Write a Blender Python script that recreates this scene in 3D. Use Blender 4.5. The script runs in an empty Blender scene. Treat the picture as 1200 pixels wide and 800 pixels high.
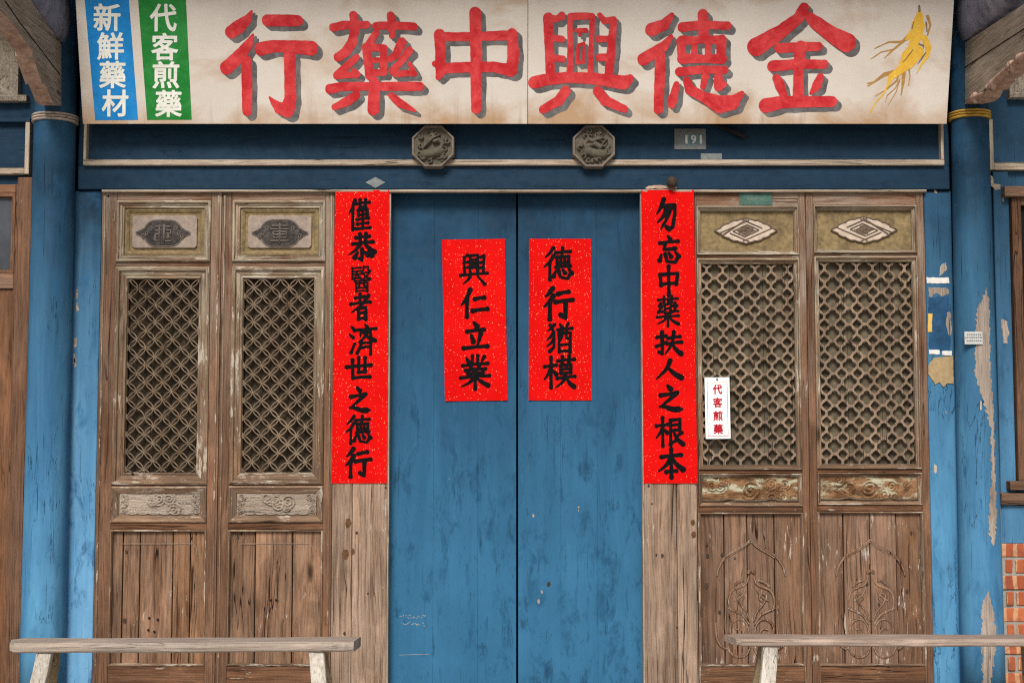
import bpy, math, random
import numpy as np
from mathutils import Vector, Matrix
R = math.radians
random.seed(7)
S = bpy.context.scene
COL = S.collection

# ------------------------------------------------------------------ camera
CAM = Vector((0.0, -7.2, 1.46)); PITCH = R(4.0); FPX = 1600.0
cd = bpy.data.cameras.new('camera'); cam = bpy.data.objects.new('camera', cd); COL.objects.link(cam)
cam.location = CAM; cam.rotation_euler = (R(90) + PITCH, 0, 0)
cd.sensor_width = 36; cd.lens = 48; cd.clip_end = 2000; cd.clip_start = 0.05
S.camera = cam

# ------------------------------------------------------------------ light
SUN_EL, SUN_AZ = 41.0, 9.0            # soft overcast glow from the open court in front of the shop
W = bpy.data.worlds.new('World'); S.world = W; W.use_nodes = True
nt = W.node_tree; nt.nodes.clear()
sky = nt.nodes.new('ShaderNodeTexSky'); sky.sky_type = 'NISHITA'; sky.sun_disc = False
sky.sun_elevation = R(SUN_EL); sky.sun_rotation = R(180 + SUN_AZ)
sky.air_density = 1.0; sky.dust_density = 4.0; sky.ozone_density = 1.0
hs = nt.nodes.new('ShaderNodeHueSaturation'); hs.inputs['Saturation'].default_value = 0.35
bg = nt.nodes.new('ShaderNodeBackground'); bg.inputs['Strength'].default_value = 0.062
wo = nt.nodes.new('ShaderNodeOutputWorld')
nt.links.new(sky.outputs[0], hs.inputs['Color']); nt.links.new(hs.outputs[0], bg.inputs[0]); nt.links.new(bg.outputs[0], wo.inputs[0])
sl = bpy.data.lights.new('sun', 'SUN'); sl.energy = 2.7; sl.angle = R(20); sl.color = (1.0, 0.95, 0.88)
so = bpy.data.objects.new('sun', sl); COL.objects.link(so)
so.rotation_euler = (R(90 - SUN_EL), 0, R(-SUN_AZ)); so.location = (0, -8, 8)
S.view_settings.view_transform = 'Standard'; S.view_settings.look = 'None'
S.view_settings.exposure = 0.52; S.view_settings.gamma = 1.0
S.view_settings.use_curve_mapping = False
S.cycles.pixel_filter_type = 'BLACKMAN_HARRIS'; S.cycles.filter_width = 1.15; S.cycles.use_denoising = False

# ------------------------------------------------------------------ picture measurements -> places on real planes
def ray(px, py):
    u = (px - 600) / FPX; v = (400 - py) / FPX
    return Vector((u, math.cos(PITCH) - v * math.sin(PITCH), math.sin(PITCH) + v * math.cos(PITCH)))
def X(px, py=545, Y=0.0):
    d = ray(px, py); return CAM.x + d.x * (Y - CAM.y) / d.y
def Z(py, Y=0.0):
    d = ray(600, py); return CAM.z + d.z * (Y - CAM.y) / d.y
def P(px, py, Y=0.0): return (X(px, py, Y), Z(py, Y))

# ------------------------------------------------------------------ mesh helpers
class MB:
    def __init__(s): s.v = []; s.f = []; s.m = []
    def add(s, vs, fs, m=0):
        o = len(s.v); s.v += [tuple(v) for v in vs]
        for f in fs: s.f.append(tuple(i + o for i in f)); s.m.append(m)
    def box(s, x0, x1, y0, y1, z0, z1, m=0, j=0.0):
        if x0 > x1: x0, x1 = x1, x0
        if y0 > y1: y0, y1 = y1, y0
        if z0 > z1: z0, z1 = z1, z0
        q = lambda: random.uniform(-j, j)
        vs = [(x + q(), y + q(), z) for z in (z0, z1) for (x, y) in ((x0, y0), (x1, y0), (x1, y1), (x0, y1))]
        s.add(vs, [(3, 2, 1, 0), (4, 5, 6, 7), (0, 1, 5, 4), (1, 2, 6, 5), (2, 3, 7, 6), (3, 0, 4, 7)], m)
    def frame(s, x0, x1, z0, z1, prof, mh=0, mv=0, back=None):
        """mitred frame: prof is a list of (inset, y)"""
        n = len(prof)
        def ring(i): a, y = prof[i]; return [(x0 + a, y, z0 + a), (x1 - a, y, z0 + a), (x1 - a, y, z1 - a), (x0 + a, y, z1 - a)]
        for side in range(4):
            vs = []
            for i in range(n):
                r = ring(i); vs += [r[side], r[(side + 1) % 4]]
            fs = [(2 * i, 2 * i + 1, 2 * i + 3, 2 * i + 2) for i in range(n - 1)]
            s.add(vs, fs, mh if side in (0, 2) else mv)
    def prism(s, pts, y0, y1, m=0):
        """polygon in xz (counter clockwise seen from -y) from y0 (front) to y1"""
        n = len(pts)
        vs = [(x, y0, z) for x, z in pts] + [(x, y1, z) for x, z in pts]
        fs = [tuple(range(n)), tuple(range(2 * n - 1, n - 1, -1))] + [(i, i + n, (i + 1) % n + n, (i + 1) % n) for i in range(n)]
        s.add(vs, fs, m)
    def prism_x(s, pts, x0, x1, m=0):
        n = len(pts)
        vs = [(x0, y, z) for y, z in pts] + [(x1, y, z) for y, z in pts]
        fs = [tuple(range(n)), tuple(range(2 * n - 1, n - 1, -1))] + [(i, i + n, (i + 1) % n + n, (i + 1) % n) for i in range(n)]
        s.add(vs, fs, m)
    def tube(s, pts, rad, n=8, m=0, flat=1.0, cap=True):
        pts = [Vector(p) for p in pts]; rs = rad if isinstance(rad, (list, tuple)) else [rad] * len(pts)
        rings = []; up = Vector((0, 1, 0))
        for i, p in enumerate(pts):
            t = (pts[min(i + 1, len(pts) - 1)] - pts[max(i - 1, 0)]).normalized()
            a = t.cross(up)
            if a.length < 1e-4: a = t.cross(Vector((1, 0, 0)))
            a.normalize(); b = t.cross(a).normalized()
            rings.append([p + a * math.cos(2 * math.pi * k / n) * rs[i] + b * math.sin(2 * math.pi * k / n) * rs[i] * flat for k in range(n)])
        vs = [v for r in rings for v in r]; fs = []
        for i in range(len(pts) - 1):
            for k in range(n): fs.append((i * n + k, i * n + (k + 1) % n, (i + 1) * n + (k + 1) % n, (i + 1) * n + k))
        if cap: fs += [tuple(range(n - 1, -1, -1)), tuple(range((len(pts) - 1) * n, len(pts) * n))]
        s.add(vs, fs, m)
    def lathe(s, cx, cy, prof, n=40, m=0):
        vs = [(cx + r * math.cos(2 * math.pi * k / n), cy + r * math.sin(2 * math.pi * k / n), z) for r, z in prof for k in range(n)]
        fs = [(i * n + k, i * n + (k + 1) % n, (i + 1) * n + (k + 1) % n, (i + 1) * n + k) for i in range(len(prof) - 1) for k in range(n)]
        fs += [tuple(range(n - 1, -1, -1)), tuple(range((len(prof) - 1) * n, len(prof) * n))]
        s.add(vs, fs, m)
    def build(s, name, mats, parent=None, bevel=0, smooth=False, kind=None, seg=2):
        me = bpy.data.meshes.new(name); me.from_pydata(s.v, [], s.f)
        if not isinstance(mats, (list, tuple)): mats = [mats]
        for m in mats: me.materials.append(m)
        me.polygons.foreach_set('material_index', s.m)
        if smooth: me.polygons.foreach_set('use_smooth', [True] * len(s.f))
        me.update()
        o = bpy.data.objects.new(name, me); COL.objects.link(o)
        if parent: o.parent = parent
        if kind: o['kind'] = kind
        if bevel:
            b = o.modifiers.new('bevel', 'BEVEL'); b.width = bevel; b.segments = seg; b.limit_method = 'ANGLE'; b.angle_limit = R(40)
        return o
def empty(name, loc=(0, 0, 0), rot=(0, 0, 0)):
    o = bpy.data.objects.new(name, None); COL.objects.link(o); o.location = loc; o.rotation_euler = rot; o.empty_display_size = .1
    return o
def tag(o, label, cat, group=None):
    o['label'] = label; o['category'] = cat
    if group: o['group'] = group
    return o

# ------------------------------------------------------------------ brush strokes -> filled outlines (marching squares)
def field(strokes, x0, x1, z0, z1, cell, wob=0.0, seed=0):
    xs = np.arange(x0, x1 + cell, cell); zs = np.arange(z0, z1 + cell, cell)
    gx, gz = np.meshgrid(xs, zs); f = np.full(gx.shape, 1e3)
    for st in strokes:
        for (ax, az, ar), (bx, bz, br) in zip(st[:-1], st[1:]):
            dx, dz = bx - ax, bz - az; L = dx * dx + dz * dz + 1e-12
            t = np.clip(((gx - ax) * dx + (gz - az) * dz) / L, 0, 1)
            f = np.minimum(f, np.hypot(gx - ax - t * dx, gz - az - t * dz) - (ar + t * (br - ar)))
    if wob:
        k = 1.0 / (cell * 6)
        f = f + wob * (np.sin(gx * k * 1.3 + seed + 2 * np.sin(gz * k * .7)) * np.sin(gz * k * 1.1 + seed * 2.3 + 1.7 * np.sin(gx * k * .5)))
    return xs, zs, f
def march(mb, xs, zs, f, emit, y0, y1=None, m=0, mw=None, run=24):
    """emit(x, y, z) -> vertex; front faces at y0, walls back to y1 when given"""
    ins = f < 0; nz, nx = f.shape
    full = ins[:-1, :-1] & ins[1:, :-1] & ins[:-1, 1:] & ins[1:, 1:]
    anyi = ins[:-1, :-1] | ins[1:, :-1] | ins[:-1, 1:] | ins[1:, 1:]
    for j in range(nz - 1):
        i = 0; row = full[j]
        if not anyi[j].any(): continue
        while i < nx - 1:
            if row[i]:
                k = i
                while k < nx - 1 and row[k] and k - i < run: k += 1
                mb.add([emit(xs[i], y0, zs[j]), emit(xs[k], y0, zs[j]), emit(xs[k], y0, zs[j + 1]), emit(xs[i], y0, zs[j + 1])], [(0, 1, 2, 3)], m)
                i = k
            else: i += 1
        for i in np.nonzero(anyi[j] & ~row)[0]:
            c = [(xs[i], zs[j], f[j, i]), (xs[i + 1], zs[j], f[j, i + 1]), (xs[i + 1], zs[j + 1], f[j + 1, i + 1]), (xs[i], zs[j + 1], f[j + 1, i])]
            poly = []; cross = []
            for q in range(4):
                a, b = c[q], c[(q + 1) % 4]
                if a[2] < 0: poly.append((a[0], a[1]))
                if (a[2] < 0) != (b[2] < 0):
                    t = a[2] / (a[2] - b[2]); p = (a[0] + t * (b[0] - a[0]), a[1] + t * (b[1] - a[1]))
                    poly.append(p); cross.append((p, a[2] < 0))
            if len(poly) >= 3: mb.add([emit(x, y0, z) for x, z in poly], [tuple(range(len(poly)))], m)
            if y1 is not None and len(cross) >= 2:
                if not cross[0][1]: cross = cross[1:] + cross[:1]
                for q in range(0, len(cross) - 1, 2):
                    a, b = cross[q][0], cross[q + 1][0]
                    mb.add([emit(a[0], y0, a[1]), emit(a[0], y1, a[1]), emit(b[0], y1, b[1]), emit(b[0], y0, b[1])], [(0, 1, 2, 3)], m if mw is None else mw)

# ------------------------------------------------------------------ materials
class NT:
    def __init__(s, name):
        s.mat = bpy.data.materials.new(name); s.mat.use_nodes = True; s.t = s.mat.node_tree; s.n = s.t.nodes
        s.b = s.n['Principled BSDF']; s.b.inputs['Specular IOR Level'].default_value = 0.12
    def new(s, t, **kw):
        n = s.n.new('ShaderNode' + t)
        for k, v in kw.items(): setattr(n, k, v)
        return n
    def put(s, sock, v):
        if hasattr(v, 'is_linked') or hasattr(v, 'links'): s.t.links.new(v, sock)
        elif isinstance(v, (tuple, list)) and len(v) == 3 and sock.type == 'RGBA': sock.default_value = (*v, 1)
        else: sock.default_value = v
    def coord(s, island=False):
        tc = s.new('TexCoord').outputs['Object']; oi = s.new('ObjectInfo').outputs['Random']
        r = oi
        if island:
            g = s.new('NewGeometry').outputs['Random Per Island']; r = s.math('ADD', s.math('MULTIPLY', g, 7.3), oi)
        c = s.new('CombineXYZ'); 
        for k, w in enumerate((17.0, 31.0, 23.0)): s.put(c.inputs[k], s.math('MULTIPLY', r, w))
        a = s.new('VectorMath', operation='ADD'); s.put(a.inputs[0], tc); s.put(a.inputs[1], c.outputs[0])
        return a.outputs[0]
    def math(s, op, a, b=0.0, clamp=False):
        n = s.new('Math', operation=op, use_clamp=clamp); s.put(n.inputs[0], a); s.put(n.inputs[1], b); return n.outputs[0]
    def scale(s, v, sc):
        n = s.new('VectorMath', operation='MULTIPLY'); s.put(n.inputs[0], v); n.inputs[1].default_value = sc; return n.outputs[0]
    def noise(s, v, scale, detail=5, rough=.55, dist=0.0):
        n = s.new('TexNoise'); s.put(n.inputs['Vector'], v); n.inputs['Scale'].default_value = scale; n.inputs['Detail'].default_value = detail
        n.inputs['Roughness'].default_value = rough; n.inputs['Distortion'].default_value = dist; return n.outputs['Fac']
    def voro(s, v, scale, feature='F1'):
        n = s.new('TexVoronoi', feature=feature); s.put(n.inputs['Vector'], v); n.inputs['Scale'].default_value = scale; return n
    def rng(s, v, a, b, c=0.0, d=1.0):
        n = s.new('MapRange'); s.put(n.inputs[0], v)
        for k, q in enumerate((a, b, c, d)): n.inputs[k + 1].default_value = q
        return n.outputs[0]
    def mix(s, f, a, b, mode='MIX'):
        n = s.new('Mix', data_type='RGBA', blend_type=mode); s.put(n.inputs[0], f); s.put(n.inputs[6], a); s.put(n.inputs[7], b); return n.outputs[2]
    def bump(s, h, strength=.5, dist=.003):
        n = s.new('Bump'); n.inputs['Strength'].default_value = strength; n.inputs['Distance'].default_value = dist; s.put(n.inputs['Height'], h)
        s.t.links.new(n.outputs[0], s.b.inputs['Normal'])
    def out(s, col, rough=.75, metal=0.0):
        s.put(s.b.inputs['Base Color'], col); s.put(s.b.inputs['Roughness'], rough); s.b.inputs['Metallic'].default_value = metal; return s.mat

def wood(name, dark, light, grey, greyamt=.3, axis='Z', film=0.0, filmcol=(.45, .40, .33), island=True, zgrey=None, contrast=1.0, cracks=.8):
    n = NT(name); c = n.coord(island)
    ax = lambda k: {'Z': (1, 1, k), 'X': (k, 1, 1), 'Y': (1, k, 1)}[axis]
    nz_ = n.new('TexNoise'); n.put(nz_.inputs['Vector'], n.scale(c, ax(.22))); nz_.inputs['Scale'].default_value = 5.0; nz_.inputs['Detail'].default_value = 2
    w_ = n.new('VectorMath', operation='MULTIPLY_ADD'); n.put(w_.inputs[0], nz_.outputs['Color']); w_.inputs[1].default_value = (.07, .07, .07); n.put(w_.inputs[2], c); c = w_.outputs[0]
    v = n.scale(c, ax(.03)); v2 = n.scale(c, ax(.14)); v3 = n.scale(c, ax(.012))
    fib = n.noise(v, 150, 5, .65); grain = n.noise(v, 42, 7, .68, 1.2); blot = n.noise(v2, 8, 6, .65, .5)
    big = n.noise(c, 2.2, 4, .6)
    col = n.mix(n.rng(grain, .5 - .17 / contrast, .5 + .17 / contrast), dark, light)
    col = n.mix(n.rng(blot, .44, .70, 0, .6), col, tuple(k * .45 for k in dark))
    pat = n.noise(n.scale(c, ax(.4)), 6.5, 7, .62, .4); col = n.mix(n.rng(pat, .52, .68, 0, .55), col, tuple(min(1, k * 1.5) for k in light)); col = n.mix(n.rng(pat, .34, .46, .5, 0), col, tuple(k * .7 for k in dark))
    g = n.math('MULTIPLY', n.rng(n.noise(v2, 13, 7, .68, .4), .36, .66), greyamt)
    if zgrey:
        sep = n.new('SeparateXYZ'); n.put(sep.inputs[0], n.new('TexCoord').outputs['Object'])
        zz = n.math('ADD', sep.outputs[2], n.rng(big, .3, .7, -.35, .35))
        g = n.math('MULTIPLY', g, n.rng(zz, zgrey[0], zgrey[1], .22, 1.9), True)
    col = n.mix(g, col, grey)
    col = n.mix(n.rng(fib, .34, .48, .5, 0), col, tuple(k * .3 for k in dark))
    col = n.mix(n.rng(fib, .56, .70, 0, .35), col, tuple(min(1, k * 1.45) for k in light))
    if island:     # every board from another tree
        gi = n.new('NewGeometry').outputs['Random Per Island']; hv = n.new('HueSaturation'); n.put(hv.inputs['Color'], col); n.put(hv.inputs['Value'], n.rng(gi, 0, 1, .76, 1.2)); n.put(hv.inputs['Saturation'], n.rng(n.math('FRACT', n.math('MULTIPLY', gi, 7.13)), 0, 1, .95, 1.07)); col = hv.outputs[0]
    # long drying cracks
    ck = n.noise(v3, 34, 2, .4, .5); ckm = n.math('MULTIPLY', n.rng(n.math('ABSOLUTE', n.math('SUBTRACT', ck, .5)), .003, .012, 1, 0), n.rng(n.noise(n.scale(c, ax(.3)), 5, 3), .46, .56))
    ckm = n.math('MULTIPLY', ckm, cracks); col = n.mix(ckm, col, tuple(k * .16 for k in dark))
    if film:
        w = n.noise(v2, 55, 8, .75, .2); p = n.noise(c, 4.5, 4, .6)
        fm = n.rng(n.math('ADD', w, n.math('MULTIPLY', p, .6)), 1.03 - film * .2, 1.07 - film * .2)
        col = n.mix(n.math('MULTIPLY', fm, .8), col, filmcol)
    kn = n.voro(n.scale(c, ax(.35)), 4.3)
    col = n.mix(n.rng(kn.outputs['Distance'], .04, .10, .85, 0), col, tuple(k * .22 for k in dark))
    h = n.math('SUBTRACT', n.math('ADD', n.math('MULTIPLY', fib, .6), n.math('MULTIPLY', grain, .8)), n.math('MULTIPLY', ckm, .8))
    n.bump(h, .9, .006)
    return n.out(col, n.rng(grain, .3, .7, .75, .92))

def paint(name, base, faded, dark, fade=.5, stain=.5, chips=.25, crack=.5, under=(.33, .27, .20), axis='Z', rough=.6, deep=None, zf=(2.75, 1.3)):
    n = NT(name); c = n.coord(False)
    st = {'Z': (1, 1, .09), 'X': (.09, 1, 1)}[axis]; st3 = {'Z': (1, 1, .3), 'X': (.3, 1, 1)}[axis]; st4 = {'Z': (1, 1, .018), 'X': (.018, 1, 1)}[axis]
    v = n.scale(c, st); v3 = n.scale(c, st3); v4 = n.scale(c, st4)
    fd = n.rng(n.noise(v, 9, 7, .62, .3), .36, .66, 0, fade)
    if deep:      # deep tone high up, blending to the paler base and faded tones lower down
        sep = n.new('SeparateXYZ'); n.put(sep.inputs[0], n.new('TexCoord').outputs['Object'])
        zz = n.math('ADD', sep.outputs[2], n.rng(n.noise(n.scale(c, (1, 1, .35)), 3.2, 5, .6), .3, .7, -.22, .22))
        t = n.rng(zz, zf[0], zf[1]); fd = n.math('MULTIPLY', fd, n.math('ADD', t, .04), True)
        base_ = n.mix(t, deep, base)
    else: base_ = base
    col = n.mix(fd, base_, faded)
    col = n.mix(n.rng(n.noise(c, 2.6, 5, .6), .4, .68, 0, .45), col, tuple(k * .72 for k in base))
    col = n.mix(n.rng(n.noise(v3, 15, 8, .7, .4), .56, .70, 0, stain), col, dark)
    sm = n.noise(n.scale(c, tuple(.5 if k < 1 else 1 for k in st)), 9, 9, .72, .35); col = n.mix(n.rng(sm, .54, .66, 0, stain * .8), col, tuple(k * 1.25 for k in dark))
    sp = n.noise(v3, 70, 6, .7); col = n.mix(n.rng(sp, .6, .72, 0, stain * .7), col, tuple(k * .8 for k in dark))
    cr = n.noise(n.scale(v4, (1, 1, 1)), 95, 3, .5); cm = n.rng(n.noise(c, 2.0, 3), .45, .62, 0, crack)
    crk = n.math('MULTIPLY', n.rng(cr, .30, .355, 1, 0), cm); col = n.mix(crk, col, tuple(k * .22 for k in dark))
    v5 = n.scale(c, {'Z': (1, 1, .10), 'X': (.10, 1, 1)}[axis]); ck2 = n.noise(v5, 11, 6, .6, .6)
    ck2 = n.math('MULTIPLY', n.rng(n.math('ABSOLUTE', n.math('SUBTRACT', ck2, .5)), .002, .008, .85, 0), n.rng(n.noise(c, 3.1, 3), .5, .58, 0, crack)); col = n.mix(ck2, col, tuple(k * .3 for k in dark))
    ch = n.math('ADD', n.noise(v3, 24, 8, .75), n.math('MULTIPLY', n.noise(c, 1.7, 3), .35)); chm = n.rng(ch, .92 - chips * .1, .93 - chips * .1)
    col = n.mix(chm, col, under)
    h = n.math('SUBTRACT', n.math('ADD', n.math('MULTIPLY', n.noise(v, 60, 5, .6), .5), n.math('MULTIPLY', n.noise(c, 30, 4), .25)), n.math('ADD', crk, n.math('MULTIPLY', chm, .5)))
    n.bump(h, .55, .003)
    return n.out(col, n.rng(n.noise(c, 20, 4), .3, .7, rough - .1, rough + .2))

def plain(name, col, var=.25, scale=30, rough=.8, metal=0.0, bump=.3, dirt=None, dirtamt=.5, dscale=6):
    n = NT(name); c = n.coord(False)
    o = n.mix(n.rng(n.noise(c, scale, 6, .65), .35, .68), tuple(k * (1 - var) for k in col), tuple(min(1, k * (1 + var)) for k in col))
    if dirt: o = n.mix(n.rng(n.noise(c, dscale, 8, .7, .5), .48, .68, 0, dirtamt), o, dirt)
    if bump: n.bump(n.noise(c, scale * 2, 6, .6), bump, .002)
    return n.out(o, rough, metal)

# blue paints
BLUE = dict(base=(.034, .118, .225), faded=(.075, .21, .36), dark=(.014, .05, .10))
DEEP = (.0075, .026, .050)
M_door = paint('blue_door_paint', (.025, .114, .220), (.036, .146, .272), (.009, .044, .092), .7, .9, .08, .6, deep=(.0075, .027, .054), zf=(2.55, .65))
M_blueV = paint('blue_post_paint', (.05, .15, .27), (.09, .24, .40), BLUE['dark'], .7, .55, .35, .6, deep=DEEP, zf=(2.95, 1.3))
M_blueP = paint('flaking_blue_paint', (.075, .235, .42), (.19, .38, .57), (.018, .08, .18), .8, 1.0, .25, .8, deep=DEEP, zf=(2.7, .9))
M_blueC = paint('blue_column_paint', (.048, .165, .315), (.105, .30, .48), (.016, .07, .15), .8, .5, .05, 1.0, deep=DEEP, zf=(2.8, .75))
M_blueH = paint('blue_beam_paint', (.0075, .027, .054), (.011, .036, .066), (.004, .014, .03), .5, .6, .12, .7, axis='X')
M_blueD = plain('old_dark_blue_paint', (.016, .06, .13), .25, 25, .55)
# woods
M_dV = wood('door_wood_upright', (.088, .040, .021), (.212, .105, .057), (.25, .195, .15), .6, 'Z', .25, zgrey=(1.6, 2.5))
M_dH = wood('door_wood_level', (.088, .040, .021), (.212, .105, .057), (.25, .195, .15), .6, 'X', .38, zgrey=(1.6, 2.5))
M_mV = wood('worn_moulding_upright', (.11, .062, .038), (.24, .148, .094), (.36, .305, .225), .75, 'Z', .75, zgrey=(1.4, 2.6))
M_mH = wood('worn_moulding_level', (.11, .062, .038), (.24, .148, .094), (.36, .305, .225), .75, 'X', .85, zgrey=(1.4, 2.6))
M_bd = wood('door_board_wood', (.080, .036, .019), (.265, .142, .080), (.30, .21, .145), .35, 'Z', .34, contrast=1.2, cracks=1)
M_bdP = wood('paint_worn_board_wood', (.085, .041, .023), (.235, .128, .076), (.29, .22, .17), .28, 'Z', .52, filmcol=(.46, .40, .35), cracks=1)
M_post = wood('bare_post_wood', (.13, .075, .047), (.34, .222, .148), (.38, .30, .24), .45, 'Z', .25, contrast=1.5, cracks=1)
M_lat = wood('lattice_wood', (.125, .082, .053), (.24, .165, .112), (.28, .22, .165), .6, 'Z', .1, island=False)
M_latL = wood('brown_lattice_wood', (.115, .076, .048), (.235, .165, .11), (.27, .22, .16), .6, 'Z', .1, island=False)
M_back = plain('dusty_backing_board', (.12, .098, .066), .45, 14, .9, dirt=(.03, .024, .018))
M_backD = plain('dark_backing_board', (.05, .038, .025), .45, 14, .9)
M_ochre = plain('ochre_panel_paint', (.205, .150, .075), .3, 40, .8, dirt=(.085, .062, .038), dirtamt=.8, dscale=9)
M_plate = plain('pale_pink_panel_wood', (.27, .215, .18), .18, 30, .8, dirt=(.16, .125, .10), dscale=12)
M_med = plain('dark_carved_medallion', (.036, .031, .030), .35, 60, .75, bump=.6, dirt=(.12, .10, .085), dscale=25)
M_medrim = plain('grey_medallion_relief', (.135, .115, .10), .3, 60, .8, bump=.6)
M_cream = plain('cream_inlay_paint', (.47, .385, .31), .14, 30, .8, dirt=(.26, .19, .14), dscale=14)
M_brownrim = plain('brown_carved_rim', (.115, .082, .06), .3, 60, .8)
M_carveL = wood('pale_carved_wood', (.23, .175, .135), (.37, .30, .24), (.36, .31, .26), .6, 'X', .35, island=False)
def carve_paint():
    n = NT('flaking_green_ochre_carving'); c = n.coord(False)
    col = n.mix(n.rng(n.noise(n.scale(c, (.5, 1, 1)), 22, 6, .6, .6), .4, .6), (.11, .055, .026), (.245, .135, .068))
    col = n.mix(n.rng(n.noise(n.scale(c, (.35, 1, 1)), 20, 7, .66, .8), .52, .60, 0, .9), col, (.40, .39, .28))
    col = n.mix(n.rng(n.noise(n.scale(c, (.5, 1, 1)), 30, 6, .66), .56, .66, 0, .8), col, (.055, .03, .015))
    n.bump(n.noise(c, 90, 5), .5, .003); return n.out(col, .8)
M_carveR = carve_paint()
M_worn = plain('pale_worn_carving_edge', (.33, .255, .20), .3, 60, .85)
M_trim = wood('pale_bare_trim', (.24, .175, .12), (.42, .34, .26), (.45, .39, .32), .6, 'X', .4, island=False)
M_trimV = wood('pale_bare_trim_upright', (.24, .175, .12), (.42, .34, .26), (.45, .39, .32), .6, 'Z', .4, island=False)
M_bench = wood('bench_seat_wood', (.30, .235, .19), (.47, .38, .315), (.50, .44, .39), .6, 'X', .1, contrast=.75, cracks=.5)
M_benchR = wood('brown_bench_seat_wood', (.22, .16, .125), (.36, .265, .21), (.40, .33, .285), .5, 'X', .05, contrast=.75, cracks=.5)
M_leg = wood('pale_bench_leg_wood', (.40, .35, .29), (.62, .57, .50), (.56, .52, .47), .4, 'Z', .2)
M_legY = wood('yellow_bench_leg_wood', (.24, .165, .085), (.38, .28, .15), (.30, .24, .17), .4, 'Z', .1)
M_brown = wood('brown_joinery_wood', (.10, .046, .024), (.20, .098, .053), (.17, .115, .085), .35, 'Z', .06)
M_brownH = wood('brown_joinery_wood_level', (.10, .05, .028), (.20, .105, .06), (.24, .17, .13), .5, 'X', .1)
M_brk = wood('grey_bracket_wood', (.16, .125, .095), (.34, .285, .225), (.36, .315, .26), .7, 'Y', .35)
M_brkedge = plain('pink_flaked_bracket_edge', (.40, .27, .205), .3, 25, .85, bump=.8, dirt=(.17, .07, .05), dscale=9)
M_beam = paint('flaking_indigo_beam', (.14, .15, .22), (.30, .31, .38), (.045, .04, .05), .9, .8, 1.2, .5, under=(.26, .22, .18), axis='Z')
M_dark = plain('dark_interior', (.012, .011, .010), .3, 10, .95)
# papers, paint, metal
def red_paper():
    n = NT('red_paper_with_gold_flecks'); c = n.coord(False)
    col = n.mix(n.rng(n.noise(c, 5, 5), .3, .7), (.50, .003, .003), (.59, .005, .004))
    vo = n.voro(c, 92)
    sc = n.new('SeparateColor'); n.put(sc.inputs[0], vo.outputs['Color'])
    fl = n.math('MULTIPLY', n.rng(vo.outputs['Distance'], .09, .17, .9, 0), n.math('GREATER_THAN', sc.outputs[0], .45))
    col = n.mix(fl, col, (.85, .40, .16))
    v2 = n.voro(c, 48); s2 = n.new('SeparateColor'); n.put(s2.inputs[0], v2.outputs['Color'])
    f2 = n.math('MULTIPLY', n.rng(v2.outputs['Distance'], .07, .11, .9, 0), n.math('GREATER_THAN', s2.outputs[1], .55))
    col = n.mix(f2, col, (.9, .55, .3))
    n.bump(n.noise(c, 14, 5, .6, 1.0), .35, .008)
    n.b.inputs['Specular IOR Level'].default_value = .05
    return n.out(col, .85)
M_red = red_paper()
M_ink = plain('black_ink', (.007, .006, .007), .3, 60, .9, bump=0); M_ink.node_tree.nodes['Principled BSDF'].inputs['Specular IOR Level'].default_value = .04
def sign_board():
    n = NT('stained_cream_sign_paint'); c = n.coord(False)
    tc = n.new('TexCoord').outputs['Object']; sep = n.new('SeparateXYZ'); n.put(sep.inputs[0], tc)
    col = n.mix(n.rng(n.noise(c, 3, 5), .3, .7), (.53, .475, .422), (.62, .567, .512))
    col = n.mix(n.rng(n.noise(n.scale(c, (.25, 1, 1)), 60, 5), .45, .7, 0, .2), col, (.52, .45, .38))
    st = n.noise(n.scale(c, (.8, 1, 1)), 3.4, 7, .6, .6)
    edge = n.math('MAXIMUM', n.rng(sep.outputs[2], .02, .17, 1, 0), n.rng(sep.outputs[2], .58, .72, 0, .8))
    m = n.math('MULTIPLY', n.rng(n.math('ADD', st, n.math('MULTIPLY', edge, .22)), .52, .80), 1.0, True)
    col = n.mix(n.math('MULTIPLY', m, .8), col, (.36, .20, .085))
    dr = n.noise(n.scale(c, (1, 1, .06)), 16, 5, .6); col = n.mix(n.math('MULTIPLY', n.rng(dr, .55, .68, 0, .55), n.math('ADD', n.math('MULTIPLY', edge, .8), .08)), col, (.30, .185, .10))
    sc_ = n.noise(n.scale(c, (.2, 1, 1)), 45, 7, .75); col = n.mix(n.rng(sc_, .66, .70, 0, .5), col, (.42, .36, .30))
    n.bump(n.noise(c, 40, 4), .15, .002); return n.out(col, .5)
M_sign = sign_board()
def brushed(name, a, b, sc=14):
    n = NT(name); c = n.coord(False)
    col = n.mix(n.rng(n.noise(c, sc, 6, .65, .6), .38, .66), a, b)
    col = n.mix(n.rng(n.noise(c, 70, 4), .6, .75, 0, .35), col, tuple(min(1, k * 1.6 + .05) for k in b))
    return n.out(col, .5)
M_sred = brushed('faded_red_sign_paint', (.43, .018, .024), (.60, .060, .062), 11)
M_sgrey = brushed('grey_drop_shadow_paint', (.085, .08, .082), (.16, .155, .155))
M_sblue = brushed('bright_blue_sign_paint', (.008, .17, .46), (.02, .22, .54), 9)
M_sgreen = brushed('green_sign_paint', (.010, .16, .025), (.03, .22, .05), 9)
M_swhite = brushed('white_lettering_paint', (.62, .62, .56), (.74, .74, .69))
M_gins = brushed('yellow_root_paint', (.62, .36, .04), (.70, .44, .07), 30)
M_ginsB = brushed('brown_root_paint', (.42, .23, .06), (.30, .17, .07), 30)
M_ginsD = brushed('dark_root_paint', (.17, .11, .06), (.22, .16, .10), 30)
M_met = plain('dull_grey_metal', (.15, .16, .158), .2, 40, .5, .5, dirt=(.12, .13, .13))
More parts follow.
